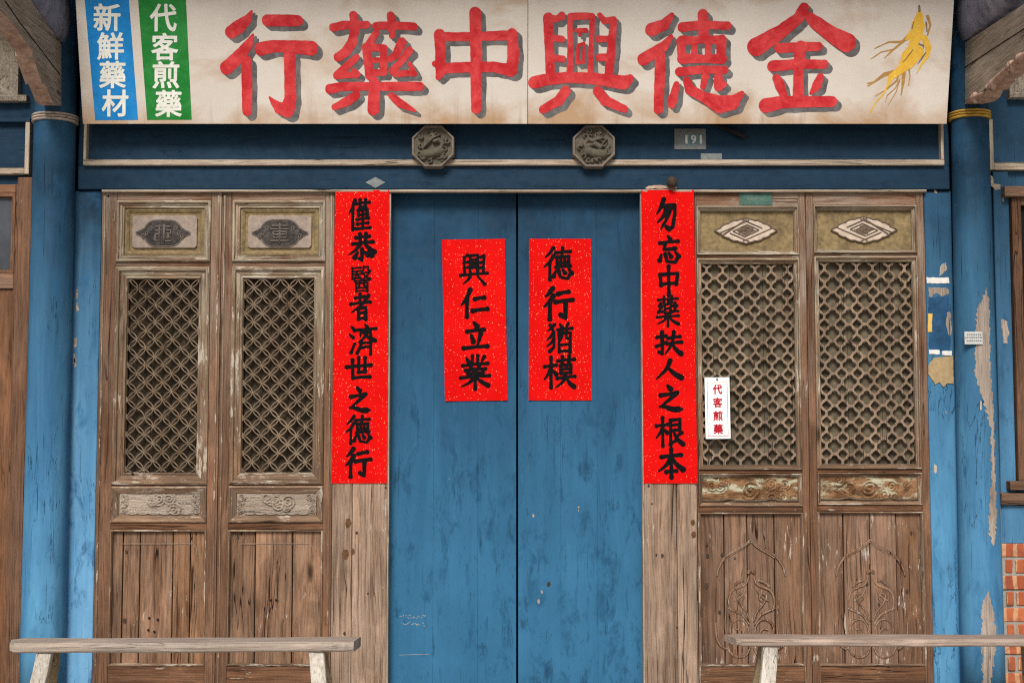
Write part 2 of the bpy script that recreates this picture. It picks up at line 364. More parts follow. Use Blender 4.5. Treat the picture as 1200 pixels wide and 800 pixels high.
M_metL = plain('pale_metal_plate', (.52, .52, .51), .12, 40, .45, .3, dirt=(.34, .33, .32))
M_metT = plain('engraved_marks', (.16, .17, .17), .2, 40, .7, bump=0)
M_tealmark = plain('faded_teal_enamel', (.12, .19, .20), .3, 40, .5)
M_green = plain('verdigris_plaque', (.055, .115, .095), .3, 30, .6, dirt=(.12, .17, .13))
M_rust = plain('rusty_iron', (.05, .035, .025), .4, 50, .85, bump=.8)
M_black = plain('black_iron', (.014, .013, .014), .3, 40, .5, .3)
M_white = plain('white_plastic', (.74, .74, .73), .04, 20, .4, bump=0)
M_tagred = plain('red_print', (.36, .008, .02), .1, 40, .5, bump=0)
M_paperW = plain('white_paper_scrap', (.62, .60, .57), .1, 40, .8, dirt=(.4, .36, .3))
M_paperY = plain('yellow_paper_scrap', (.56, .36, .09), .12, 40, .8)
M_card = plain('tan_cardboard', (.33, .24, .13), .15, 30, .85, dirt=(.22, .15, .08))
M_gold = plain('gold_ring_paint', (.42, .25, .045), .25, 30, .5)
M_ring = plain('cream_ring_paint', (.36, .30, .25), .3, 30, .7, dirt=(.16, .11, .09), dscale=20)
M_bare = wood('bare_peeled_wood', (.19, .145, .115), (.35, .285, .235), (.34, .295, .26), .6, 'Z', .1, island=False)
M_pin = plain('weathered_carved_peg', (.095, .080, .060), .3, 45, .85, bump=.5, dirt=(.06, .075, .06), dscale=16)
M_pinrim = plain('peg_rim_wood', (.155, .128, .108), .25, 40, .85)
def glass():
    n = NT('old_window_glass'); c = n.coord(False)
    return n.out(n.mix(n.rng(n.noise(c, 6, 5), .3, .7), (.035, .038, .045), (.07, .075, .088)), .15)
M_glass = glass()
def brick():
    n = NT('red_brick'); c = n.coord(True); g = n.new('NewGeometry').outputs['Random Per Island']
    col = n.mix(n.rng(g, 0, 1), (.27, .062, .03), (.42, .125, .052))
    d = n.new('TexWave'); n.put(d.inputs['Vector'], n.new('TexCoord').outputs['Object']); d.inputs['Scale'].default_value = 5.2; d.inputs['Distortion'].default_value = 2.0
    col = n.mix(n.rng(d.outputs['Fac'], .62, .75, 0, .75), col, (.52, .32, .18))
    col = n.mix(n.rng(n.noise(c, 26, 7, .7), .48, .66, 0, .75), col, (.16, .06, .04))
    n.bump(n.noise(c, 80, 5), .5, .003); return n.out(col, .85)
M_brick = brick()
M_mortar = plain('grey_mortar', (.27, .25, .22), .2, 60, .9, bump=.6)
M_tile = plain('grey_roof_tile', (.12, .11, .105), .3, 12, .85)
def paving():
    n = NT('stone_paving'); c = n.coord(False)
    b = n.new('TexBrick'); n.put(b.inputs['Vector'], n.new('TexCoord').outputs['Object']); b.inputs['Scale'].default_value = 1.6
    for k, v in (('Color1', (.44, .41, .37, 1)), ('Color2', (.50, .465, .42, 1)), ('Mortar', (.16, .15, .13, 1))): b.inputs[k].default_value = v
    b.inputs['Mortar Size'].default_value = .012
    col = n.mix(n.rng(n.noise(c, 4, 8, .65), .35, .7, 0, .5), b.outputs[0], (.28, .26, .23))
    n.bump(n.noise(c, 60, 6), .4, .004); return n.out(col, .85)
M_pave = paving()

# ------------------------------------------------------------------ ground
g = MB(); g.add([(-300, -600, 0), (300, -600, 0), (300, 300, 0), (-300, 300, 0)], [(0, 1, 2, 3)]); g.build('ground', M_pave, kind='structure')

# ------------------------------------------------------------------ the shop
shop = tag(empty('shop_building'), 'old timber shop front painted blue with carved lattice doors under deep eaves', 'building')
TOP = 4.35
XL, XR = -4.1, 4.1
w = MB()                                                           # body of the house behind the joinery
w.box(XL, XR, .20, 2.6, 0, 4.3); w.build('wall', M_dark, shop)
sill = MB(); sill.box(X(113), X(1089), -.10, .19, 0.002, .11); sill.build('threshold', M_post, shop, .01)

# roof over the whole front
ro = MB()
ez, ey, ry, rz = 4.26, -.98, 2.9, 5.5
sl_ = (rz - ez) / (ry - ey)
ro.prism_x([(ey, ez), (ry, rz), (ry, rz + .07), (ey, ez + .07)], XL - .1, XR + .1, 0)
for k in range(42):
    x = XL + .0 + k * .2
    ro.tube([(x, ey - .04, ez + .085 - .04 * sl_), (x, ry, rz + .085)], .055, 8, 1)
roof = ro.build('roof', [M_brown, M_tile], shop)
rf = MB()
for k in range(21):
    x = XL + .1 + k * .4
    rf.prism_x([(ey + .03, ez - .085 + .03 * sl_), (.15, ez - .085 + (.15 - ey) * sl_), (.15, ez - .003 + (.15 - ey) * sl_), (ey + .03, ez - .003 + .03 * sl_)], x, x + .07)
rf.build('rafter_row', M_brown, roof)
pu = MB(); pu.tube([(XL, -.82, 4.19), (XR, -.82, 4.19)], .085, 14); pu.build('purlin', M_brown, roof, smooth=True)
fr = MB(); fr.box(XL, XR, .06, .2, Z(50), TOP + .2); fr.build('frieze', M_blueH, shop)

# lintel
li = MB()
Zl0, Zl1 = Z(222, -.02), Z(194, -.02)
li.box(X(92, 225), X(1112, 225), -.02, .16, Zl0, Zl1)
li.box(X(92, 160), X(1112, 160), .0, .158, Zl1 + .001, Z(0, .0))
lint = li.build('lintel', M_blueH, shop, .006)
tr = MB(); zt0, zt1 = Z(193.5, -.045), Z(187, -.045)
tr.box(X(97, 190, -.045), X(1107, 190, -.045), -.045, .01, zt0, zt1, 0)
tr.box(X(97, 190, -.045), X(100.5, 190, -.045), -.0425, .01, zt1 + .001, Z(60, -.045), 1)
tr.box(X(1103.5, 190, -.045), X(1107, 190, -.045), -.0425, .01, zt1 + .001, Z(60, -.045), 1)
tr.build('lintel_moulding', [M_trim, M_trimV], lint, .004)
tr = MB(); tr.box(X(121, 223), X(1084, 223), -.026, .02, Z(224.6, -.026), Z(222.2, -.026)); tr.build('drip_strip', M_trim, lint)

# side posts
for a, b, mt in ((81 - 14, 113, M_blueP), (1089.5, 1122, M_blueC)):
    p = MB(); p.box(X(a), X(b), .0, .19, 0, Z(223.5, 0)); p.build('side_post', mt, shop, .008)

# columns
def column(pxc, rbot, rtop, ringrow, ringmat):
    cx = X(pxc, 530, -.05); mb = MB(); prof = []
    for k in range(13):
        z = .12 + (4.25 - .12) * k / 12; r = rbot + (rtop - rbot) * min(1, z / 3.2); prof.append((r, z))
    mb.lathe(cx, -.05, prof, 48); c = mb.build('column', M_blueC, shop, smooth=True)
    mb = MB(); mb.lathe(cx, -.05, [(rbot + .06, 0), (rbot + .075, .05), (rbot + .045, .115), (rbot + .002, .121)], 40)
    mb.build('column_base', M_mortar, c, smooth=True)
    zr = Z(ringrow, -.15); r = rtop + .003
    for k in range(3):
        mb = MB(); z = zr + (k - 1) * .0145; pr = [(r, z - .0068), (r + .008, z - .0045), (r + .0105, z), (r + .008, z + .0045), (r, z + .0068)]
        mb.lathe(cx, -.05, pr, 48); mb.build('column_ring', ringmat, c, smooth=True)
    return c, cx
colL, cxL = column(55.6, .1125, .107, 135.5, M_ring)
colR, cxR = column(1145.6, .112, .096, 131.5, M_gold)

# peeled patches: ragged slabs of bare timber standing where the paint came off
def patch(name, pts, Y, mat, parent, thick=.002, curve=None, jag=1.0, label=None):
    if curve:
        cx, cy, rr = curve; W2 = np.array([P(a, b, Y) for a, b in pts]); cell = .004
        xs = np.arange(W2[:, 0].min() - .02, W2[:, 0].max() + .02, cell); zs = np.arange(W2[:, 1].min() - .02, W2[:, 1].max() + .02, cell); gx, gz = np.meshgrid(xs, zs)
        D = np.full(gx.shape, 1e3); ins = np.zeros(gx.shape, bool)
        for i in range(len(W2)):
            a, b = W2[i], W2[(i + 1) % len(W2)]; dx, dz = b - a; t = np.clip(((gx - a[0]) * dx + (gz - a[1]) * dz) / (dx * dx + dz * dz), 0, 1)
            D = np.minimum(D, np.hypot(gx - a[0] - t * dx, gz - a[1] - t * dz)); c = (a[1] > gz) != (b[1] > gz); ins ^= c & (gx < a[0] + (gz - a[1]) / (dz if dz else 1e-9) * dx)
        f = np.where(ins, -D, D) + jag * (.004 * np.sin(gz * 71 + 3 * np.sin(gx * 90)) + .0025 * np.sin(gz * 210 + gx * 130))
        def em(x, y, z):
            r = rr(z) + y; dx = max(-r * .999, min(r * .999, x - cx)); return (cx + dx, cy - math.sqrt(r * r - dx * dx), z)
        mb = MB(); march(mb, xs, zs, f, em, thick, -.002, run=2); o = mb.build(name, mat, parent)
        if label: o['label'] = label
        return o
    q = []
    n = len(pts)
    for i in range(n):
        (a, b), (c, d) = pts[i], pts[(i + 1) % n]; m = max(1, int(math.hypot(c - a, d - b) / 3))
        for k in range(m):
            t = k / m; q.append((a + (c - a) * t + random.uniform(-jag, jag), b + (d - b) * t + random.uniform(-jag, jag)))
    import bmesh
    bm = bmesh.new(); vs = []
    for (a, b) in q:
        x, z = P(a, b, Y); vs.append(bm.verts.new((x, Y, z)))
    ed = [bm.edges.new((vs[i], vs[(i + 1) % len(vs)])) for i in range(len(vs))]
    bmesh.ops.triangle_fill(bm, edges=ed, use_beauty=True)
    if curve: bmesh.ops.subdivide_edges(bm, edges=bm.edges[:], cuts=2)
    bmesh.ops.recalc_face_normals(bm, faces=bm.faces[:])
    for f in bm.faces:
        if f.normal.y > 0: f.normal_flip()
    ex = bmesh.ops.extrude_face_region(bm, geom=bm.faces[:])
    back = [v for v in ex['geom'] if isinstance(v, bmesh.types.BMVert)]
    if curve:
        cx, cy, rr = curve
        bk = set(back)
        for v in bm.verts:
            r = rr(v.co.z) + (-.004 if v in bk else thick); dx = max(-r * .995, min(r * .995, v.co.x - cx)); v.co.x = cx + dx; v.co.y = cy - math.sqrt(r * r - dx * dx)
    else:
        for v in back: v.co.y += thick + .002
        for v in bm.verts: v.co.y -= thick
    bmesh.ops.recalc_face_normals(bm, faces=bm.faces[:])
    me = bpy.data.meshes.new(name); bm.to_mesh(me); bm.free(); me.materials.append(mat)
    o = bpy.data.objects.new(name, me); COL.objects.link(o)
    if parent: o.parent = parent
    if label: o['label'] = label
    return o
rrR = lambda z: .112 + (.096 - .112) * min(1, z / 3.2)
patch('bare_wood_patch', [(1156, 338), (1160, 352), (1161, 430), (1165, 480), (1167, 560), (1169, 612), (1164, 640), (1158, 622), (1159, 590), (1162, 560), (1161, 500), (1150, 465), (1143, 440), (1143, 380), (1146, 362)], -.15, M_bare, colR, curve=(cxR, -.05, rrR))
patch('bare_wood_patch', [(1158, 690), (1163, 715), (1167, 735), (1166, 760), (1160, 800), (1151, 800), (1150, 735), (1150, 705)], -.15, M_bare, colR, curve=(cxR, -.05, rrR))
patch('bare_wood_patch', [(1148.5, 469), (1150, 470), (1149.6, 481), (1148.2, 479)], -.15, M_cream, colR, curve=(cxR, -.05, rrR), jag=.15)

# ------------------------------------------------------------------ blue double door
YD = .075
seam = 606
for a, b, planks in ((452, seam - 1.2, (508, 560)), (seam + 1.2, 757, (657, 700))):
    mb = MB(); edges = [a] + list(planks) + [b]
    for i in range(len(edges) - 1):
        mb.box(X(edges[i], 545, YD) + (.00015 if i else 0), X(edges[i + 1], 545, YD) - (.00015 if i < len(edges) - 2 else 0), YD + random.uniform(0, .0015), YD + .045, .115, Z(222, YD))
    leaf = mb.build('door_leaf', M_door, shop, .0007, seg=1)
    for i, s in enumerate((.16,)):
        pass
# chalk and chips on the door
def chip(px, py, r, Y, mat, parent, name='paint_chip'):
    pts = [(px + r * (1 + .5 * random.random()) * math.cos(t) * .7, py + r * (1 + .6 * random.random()) * math.sin(t)) for t in [k * 1.05 for k in range(6)]]
    return patch(name, pts, Y, mat, parent, .0008, jag=.2)
DL = [o for o in bpy.data.objects if o.name.startswith('door_leaf')]
for px, py, r in ((643, 684, 2.6), (635, 693, 1.5), (631, 704, 2.2), (625, 604, 1.6), (678, 594, 1.3), (678, 598, 1.1)):
    chip(px, py, r, YD, M_bare if r < 2.4 else M_rust, DL[1])
sc = MB()
for row in ((469, 722, 15), (470, 731, 14)):
    for k in range(row[2]):
        a = row[0] + k * 2 + random.uniform(-.6, .6); b = row[1] + random.uniform(-2, 2)
        x0, z0 = P(a, b, YD); x1, z1 = P(a + random.uniform(.5, 2.6), b + random.uniform(-2.2, 2.2), YD)
        sc.tube([(x0, YD - .0002, z0), (x1, YD - .0002, z1)], .0011, 5)
    sc.build('chalk_scrawl', M_cream, DL[0]); sc = MB()
x0, z0 = P(468, 767, YD); x1, z1 = P(503, 766, YD)
sc.tube([(x0, YD, z0), (x1, YD, z1)], .0008, 4)
sc.build('chalk_scrawl', M_cream, DL[0])

# posts that carry the long couplets
YP = -.02
posts = []
for a, b in ((389.5, 454), (754.5, 816.5)):
    mb = MB(); cuts = (a, a + (b - a) * .37, b) if a < 600 else (a, a + (b - a) * .62, b)
    for i in range(2): mb.box(X(cuts[i], 545, YP), X(cuts[i + 1], 545, YP) - (.0008 if i == 0 else 0), YP + .001 * i, .18, .112, Z(223.8, YP))
    posts.append(mb.build('door_post', M_post, shop, .005))
    e = b if a < 600 else a
    tm = MB(); tm.box(X(e - (0 if a < 600 else 2.2), 545, 0), X(e + (2.2 if a < 600 else 0), 545, 0), -.012, .05, .113, Z(223.8, YP)); tm.build('door_stop', M_trimV, posts[-1], .002)

# ------------------------------------------------------------------ lattice doors
YF = .0      # face of stiles
def carved_field(mb, x0, x1, z0, z1, y, curls, amp, nx=70, nz=34, m=0, scal=0):
    vs = []; 
    gx = np.linspace(x0, x1, nx + 1); gz = np.linspace(z0, z1, nz + 1); AX, AZ = np.meshgrid(gx, gz)
    h = np.zeros_like(AX)
    for (cx, cz, r, tw) in curls:
        dx, dz = AX - cx, AZ - cz; d = np.hypot(dx, dz); an = np.arctan2(dz, dx)
        h = np.maximum(h, (d < r) * (np.cos((d / r * 2.6 + tw * an / (2 * math.pi)) * 2 * math.pi) * .5 + .5) * np.clip((r - d) / (r * .25), 0, 1))
    h += .18 * np.sin(AX * 210 + 3 * np.sin(AZ * 150)) * np.sin(AZ * 190 + 2 * np.sin(AX * 120))
    ex = np.minimum.reduce([AX - x0, x1 - AX, AZ - z0, z1 - AZ]); h *= np.clip(ex / .008, 0, 1)
    for j in range(nz + 1):
        for i in range(nx + 1): vs.append((AX[j, i], y - amp * h[j, i], AZ[j, i]))
    fs = [(j * (nx + 1) + i, j * (nx + 1) + i + 1, (j + 1) * (nx + 1) + i + 1, (j + 1) * (nx + 1) + i) for j in range(nz) for i in range(nx)]
    mb.add(vs, fs, m)

def petal_lattice(x0, x1, z0, z1, y):
    mb = MB(); st = (x1 - x0) / 8.3; sz = st * .985
    xo = x0 + st * .15; zo = z1 - sz * .05
    nx = 9; nz = int((z1 - z0) / sz) + 2
    def clipok(p): return x0 - .004 <= p[0] <= x1 + .004 and z0 - .004 <= p[1] <= z1 + .004
    for i in range(-1, nx + 1):
        for j in range(-1, nz + 1):
            if (i + j) % 2: continue
            a = (xo + i * st, zo - j * sz)
            for di, dj in ((1, 1), (-1, 1)):
                b = (xo + (i + di) * st, zo - (j + dj) * sz)
                mx, mz = (a[0] + b[0]) / 2, (a[1] + b[1]) / 2
                L = math.hypot(b[0] - a[0], b[1] - a[1]); tx, tz = (b[0] - a[0]) / L, (b[1] - a[1]) / L
                for sg in (1, -1):
                    pts = []; off = random.uniform(-.0015, .0015); K = 8
                    if random.random() < .012: continue      # a broken petal here and there
                    for k in range(K + 1):
                        HA = .54; t = -HA + 2 * HA * k / K; rr = L / 2 / math.sin(HA)
                        u = rr * math.sin(t); v = rr * math.cos(t) - rr * math.cos(HA)
                        pts.append((mx + tx * u - tz * sg * v, mz + tz * u + tx * sg * v))
                    run = []
                    for p in pts + [None]:
                        if p and clipok(p): run.append((p[0], y + off, p[1]))
                        else:
                            if len(run) > 1: mb.tube(run, .0035, 6, flat=2.2)
                            run = []
    return mb

def quatre_lattice(x0, x1, z0, z1, y):
    st = (x1 - x0) / 5.82; cell = .0026
    xs = np.arange(x0 - .004, x1 + .004 + cell, cell); zs = np.arange(z0 - .004, z1 + .004 + cell, cell)
    gx, gz = np.meshgrid(xs, zs)
    u = (gx - x0) / st - .88 + .004 * np.sin(gz * 17); v = (z1 - gz) / st - .40 + .004 * np.sin(gx * 13)
    u = u + .035 * np.sin(gz * 9 + gx * 4 + x0 * 9); v = v + .03 * np.sin(gx * 11 + gz * 5 + x0 * 5)
    a = u - np.round(u); b = v - np.round(v)
    a2 = u - .5 - np.round(u - .5); b2 = v - .5 - np.round(v - .5)
    def q(a, b, o, r): return np.minimum.reduce([np.hypot(a - o, b) - r, np.hypot(a + o, b) - r, np.hypot(a, b - o) - r, np.hypot(a, b + o) - r])
    big = np.minimum(q(a, b, .235, .195), np.hypot(a, b) - .315)
    small = np.minimum(q(a2, b2, .175, .105), np.hypot(a2, b2) - .235)
    hole = np.minimum(big, small)
    mb = MB(); march(mb, xs, zs, -hole * st, lambda x, y_, z: (x, y_, z), y, y + .016)
    # a rounded bead along the ribs
    return mb

leaves = []
def lattice_door(kind, d):
    W_ = lambda px: X(px, 545, YF)
    x0, x1 = W_(d['x0']), W_(d['x1']); ztop = Z(224.4, YF); zb = .113
    lx0, lx1 = W_(d['l0']), W_(d['l1']); fx0, fx1 = W_(d['f0']), W_(d['f1'])
    zP = [Z(v, YF) for v in d['rows']]     # panel frame top, bottom, lattice frame top, bottom, small frame top, bottom, boards top
    mb = MB(); yb = .07
    mb.box(x0 + .0012, fx0, YF, yb, zb, ztop, 0); mb.box(fx1, x1 - .0012, YF, yb, zb, ztop, 0)
    def rail(za, zc, inset=.0015): mb.box(fx0 + .0003, fx1 - .0003, YF + inset, yb, zc, za, 1)
    rail(ztop - .0005, zP[0]); rail(zP[1], zP[2]); rail(zP[3], zP[4]); rail(zP[5], zP[6]); rail(zb + .16, zb + .0005)
    leaf = mb.build('lattice_door', [M_dV, M_dH], shop, .004)
    # raised grooves along the stiles
    beads = [(x0 + .012, x0 + .021, zb + .01, ztop - .02), (x1 - .021, x1 - .012, zb + .01, ztop - .02)] if kind == 'L' else [(fx0 - .006, fx0 + .003, zb + .02, zP[6]), (fx1 - .003, fx1 + .006, zb + .02, zP[6])]
    for xa, xb, za, zc in beads:
        gm = MB(); gm.box(xa, xb, YF - .0055, YF + .002, za, zc); gm.build('stile_bead', M_mV, leaf, .003)
    # mouldings round the openings
    mm = MB(); e = .0005
    pr_out = [(0, YF + .012), (0, YF - .008), (.006, YF - .014), (.012, YF - .010), (.013, YF + .002), (.024, YF + .004), (.026, YF + .010), (.033, YF + .006), (.036, YF + .03)]
    def scaled(w): return [(a * w / .036, y) for a, y in pr_out]
    px_ = (fx1 - fx0)
    mm.frame(fx0 + e, fx1 - e, zP[1] + e, zP[0] - e, scaled(d['wp']), 1, 0)
    mm.frame(fx0 + e, fx1 - e, zP[3] + e, zP[2] - e, scaled(lx0 - fx0), 1, 0)
    pr_s = [(0, YF + .012), (0, YF - .006), (.006, YF - .010), (.011, YF - .004), (.022, YF + .006), (.03, YF + .012), (.034, YF + .025)]
    mm.frame(fx0 + e, fx1 - e, zP[5] + e, zP[4] - e, [(a * d['ws'] / .034, y) for a, y in pr_s], 1, 0)
    mm.build('moulding', [M_mV, M_mH], leaf, .0015, seg=1)
    # small carved panel
    sx0, sx1, sz0, sz1 = fx0 + d['ws'] - .003, fx1 - d['ws'] + .003, zP[5] + d['ws'] - .003, zP[4] - d['ws'] + .003
    cm = MB(); cx = (sx0 + sx1) / 2; cz = (sz0 + sz1) / 2; hh = (sz1 - sz0) / 2; cur = []
    if kind == 'L':
        for k in range(7): cur.append((cx + random.uniform(-.085, .085), cz + random.uniform(-.6, .6) * hh, random.uniform(.028, .045), random.choice((-1, 1, 2))))
        for sx in (sx0 + .025, sx1 - .025):
            for k in (-.55, .1, .65): cur.append((sx + random.uniform(-.01, .01), cz + k * hh, .026, random.choice((-1, 1))))
    else:
        cur.append((cx, cz, .058, 1))
        for k in range(10): cur.append((cx + random.choice((-1, 1)) * random.uniform(.08, .21), cz + random.uniform(-.7, .7) * hh, random.uniform(.02, .042), random.choice((-1, 1, 2))))
    carved_field(cm, sx0, sx1, sz0, sz1, YF + .02, cur, .013, 110, 40)
    cp = cm.build('carved_panel', M_carveL if kind == 'L' else M_carveR, leaf, smooth=True)
    if kind == 'R':
        bm_ = MB(); K = 28
        pts = [(sx0 + (sx1 - sx0) * k / K, YF + .008, sz0 + .010 + .010 * math.exp(-((k / K - .28) ** 2 + 0) / .003) + .010 * math.exp(-((k / K - .72) ** 2) / .003)) for k in range(K + 1)]
        bm_.tube(pts, .0045, 6); bm_.build('carved_ribbon', M_brownrim, leaf, smooth=True)
    else:
        K = 6; bm_ = MB()
        for k in range(K):
            a = sx0 + (sx1 - sx0) * (.1 + .8 * k / K); b = sx0 + (sx1 - sx0) * (.1 + .8 * (k + 1) / K)
            bm_.tube([(a + (b - a) * t, YF + .009, sz0 + .012 - .008 * math.sin(math.pi * t)) for t in (0, .25, .5, .75, 1)], .0035, 6)
        bm_.build('carved_scallop', M_carveL, leaf, smooth=True)
    # upper panel
    ux0, ux1, uz0, uz1 = fx0 + d['wp'] - .002, fx1 - d['wp'] + .002, zP[1] + d['wp'] - .002, zP[0] - d['wp'] + .002
    um = MB(); um.box(ux0, ux1, YF + .028, YF + .05, uz0, uz1); 
    um.build('upper_panel', M_ochre, leaf)
    (mx, mz) = P(d['mc'][0], d['mc'][1], YF + .01); hw, hh2 = d['mc'][2] * .0045, d['mc'][3] * .0045
    if kind == 'L':
        bw, bh = (ux1 - ux0) * .405, (uz1 - uz0) * .345; bx = (ux0 + ux1) / 2; bz = (uz0 + uz1) / 2
        c8 = .012; pl = MB()
        ring = lambda gx, gz: [(bx - gx + c8, bz - gz), (bx + gx - c8, bz - gz), (bx + gx, bz - gz + c8), (bx + gx, bz + gz - c8), (bx + gx - c8, bz + gz), (bx - gx + c8, bz + gz), (bx - gx, bz + gz - c8), (bx - gx, bz - gz + c8)]
        pl.prism(ring(bw, bh), YF + .016, YF + .029); pl.build('raised_plate', M_plate, leaf, .003)
        # dark bordered frame between plate and moulding
        fm = MB(); fm.frame(ux0 + .002, ux1 - .002, uz0 + .002, uz1 - .002, [(0, YF + .027), (.0, YF + .018), (.01, YF + .016), (.022, YF + .024), (.024, YF + .0285)], 0, 0); fm.build('panel_border', M_ochre, leaf)
        strokes = [[(mx - hw * .98, mz, .002), (mx - hw * .7, mz, .02), (mx - hw * .25, mz, hh2 * .95), (mx + hw * .25, mz, hh2 * .95), (mx + hw * .7, mz, .02), (mx + hw * .98, mz, .002)], [(mx - hw * .55, mz + hh2 * .25, .02), (mx - hw * .5, mz - hh2 * .2, .026)], [(mx + hw * .55, mz + hh2 * .25, .02), (mx + hw * .5, mz - hh2 * .2, .026)]]
        xs, zs, f = field(strokes, mx - hw - .01, mx + hw + .01, mz - hh2 - .012, mz + hh2 + .012, .002)
        md = MB(); march(md, xs, zs, f, lambda x, y, z: (x, y, z), YF + .009, YF + .0162, 0)
        march(md, xs, zs, f - .0042, lambda x, y, z: (x, y, z), YF + .0128, YF + .0162, 1); march(md, xs, zs, np.abs(f - .006) - .0016, lambda x, y, z: (x, y, z), YF + .0105, YF + .0165, 1)
        md.build('medallion', [M_med, M_medrim], leaf)
        rl = MB(); S_ = hh2
        seal = ([[(-.28, .62), (-.28, -.62)], [(.1, .7), (.1, -.7)], [(-.62, .5), (-.15, .5)], [(-.6, .2), (-.15, .2)], [(-.6, -.1), (-.15, -.1)], [(-.6, -.1), (-.62, -.6), (-.18, -.6)], [(.1, .5), (.6, .5)], [(.25, .22), (.62, .22), (.62, -.05), (.25, -.05)], [(.25, -.35), (.62, -.35)], [(.2, -.65), (.66, -.65)], [(.42, -.05), (.42, -.6)]]
                if d['x0'] < 200 else [[(-.6, .55), (.6, .55)], [(-.7, .3), (.7, .3)], [(0, .75), (0, -.8)], [(-.5, .1), (-.5, -.35), (.5, -.35), (.5, .1), (-.5, .1)], [(-.5, -.12), (.5, -.12)], [(-.7, -.6), (.7, -.6)]])
        for st in seal:
            rl.tube([(mx + a * S_, YF + .0075, mz + b * S_) for a, b in st], .0048, 6)
        for sg in (-1, 1):
            for q in range(3):
                cxx, czz = mx + sg * hw * (.48 + .13 * q), mz + (.32 - .3 * q) * hh2 * (1 if q != 1 else -1.2)
                rl.tube([(cxx + (.016 - .0013 * t) * math.cos(t * .8) * .8, YF + .0085, czz + (.016 - .0013 * t) * math.sin(t * .8)) for t in range(10)], .003, 5)
        rl.build('medallion_relief', M_medrim, leaf, smooth=True)
    else:
        K = 72; sgn = d['flip']
        QP = [(1.0, 0), (.94, .09), (.87, .19), (.80, .25), (.76, .40), (.66, .54), (.56, .59), (.50, .72), (.38, .84), (.27, .84), (.20, .93), (.10, .97), (0, 1.06)]
        ring_ = QP + [(-a, b) for a, b in QP[-2::-1]] + [(-a, -b) for a, b in QP[1:]] + [(a, -b) for a, b in QP[-2:0:-1]]
        K = len(ring_)
        def rim(t, k=1.0): a, b = ring_[int(round(t / (2 * math.pi) * K)) % K]; return (mx + hw * a, mz + hh2 * b)
        op = [rim(2 * math.pi * k / K) for k in range(K)]
        md = MB(); md.prism(op, YF + .020, YF + .029, 0)
        md.build('medallion', M_cream, leaf)
        rl = MB(); rl.tube([(x, YF + .0195, z) for x, z in op + op[:2]], .0040, 6)
        # interlocked bars
        def bar(a, b, wd, yy):
            (ax, az), (bx, bz) = (mx + a[0] * hw * sgn, mz + a[1] * hh2), (mx + b[0] * hw * sgn, mz + b[1] * hh2)
            rl.tube([(ax, yy, az), (bx, yy, bz)], wd, 6, flat=.6)
        bar((-.78, -.42), (.02, .92), .0042, YF + .0175); bar((-.55, -.62), (.22, .72), .0042, YF + .0170) if False else None
        for (a, b) in (((-.84, -.2), (.10, .86)), ((.84, .2), (-.10, -.86)), ((-.10, .90), (.52, .20)), ((.10, -.90), (-.52, -.20)), ((-.42, -.05), (.04, .50)), ((.42, .05), (-.04, -.50)), ((.04, .50), (.42, .05)), ((-.04, -.50), (-.42, -.05)), ((-.2, -.1), (.12, .3)), ((.2, .1), (-.12, -.3)), ((-.3, .02), (.3, .0))):
            bar(a, b, .0030, YF + .0178 + random.uniform(-.001, .001))
        xs, zs, f = field([[(mx - .18 * hw, mz - .05 * hh2, .012), (mx, mz, .026), (mx + .18 * hw, mz + .05 * hh2, .012)]], mx - hw, mx + hw, mz - hh2, mz + hh2, .003)
        march(rl, xs, zs, f, lambda x, y, z: (x, y, z), YF + .0185, YF + .0205)
        rl.build('medallion_relief', M_brownrim, leaf, smooth=False)
    # lattice and what is seen through it
    lw = lx0 - fx0; lz1 = zP[2] - lw; lz0 = zP[3] + lw; ly = YF + .022
    lat = (petal_lattice if kind == 'L' else quatre_lattice)(lx0 - .002, lx1 + .002, lz0 - .002, lz1 + .002, ly)
    lat.build('lattice', M_latL if kind == 'L' else M_lat, leaf, smooth=(kind == 'L'))
    bb = MB(); n = 3
    for k in range(n): bb.box(lx0 - .02 + (lx1 - lx0 + .04) * k / n, lx0 - .02 + (lx1 - lx0 + .04) * (k + 1) / n - .002, YF + .055 + .002 * (k % 2), YF + .068, lz0 - .02, lz1 + .02)
    bb.build('backing_board', M_backD if kind == 'L' else M_back, leaf)
    # lower boards
    bw = MB(); ed = [fx0 + .004] + [W_(v) for v in d['seams']] + [fx1 - .004]
    for k in range(len(ed) - 1): 
        yy = YF + .014 + random.uniform(0, .007)
        bw.box(ed[k] + .0026, ed[k + 1] - .0026, yy, YF + .05, zb + .1601, zP[6] - .001, 0, .0008)
    bw.build('lower_boards', M_bd if kind == 'L' else M_bdP, leaf, .0035)
    gp = MB(); gp.box(fx0, fx1, YF + .052, YF + .066, zb + .16, zP[6]); gp.build('board_backing', M_dark, leaf)
    em = MB(); em.frame(fx0 + e, fx1 - e, zb + .1605, zP[6] - e, [(0, YF + .02), (0, YF - .004), (.006, YF - .006), (.010, YF + .004), (.011, YF + .02)], 1, 0); em.build('board_moulding', [M_mV, M_mH], leaf)
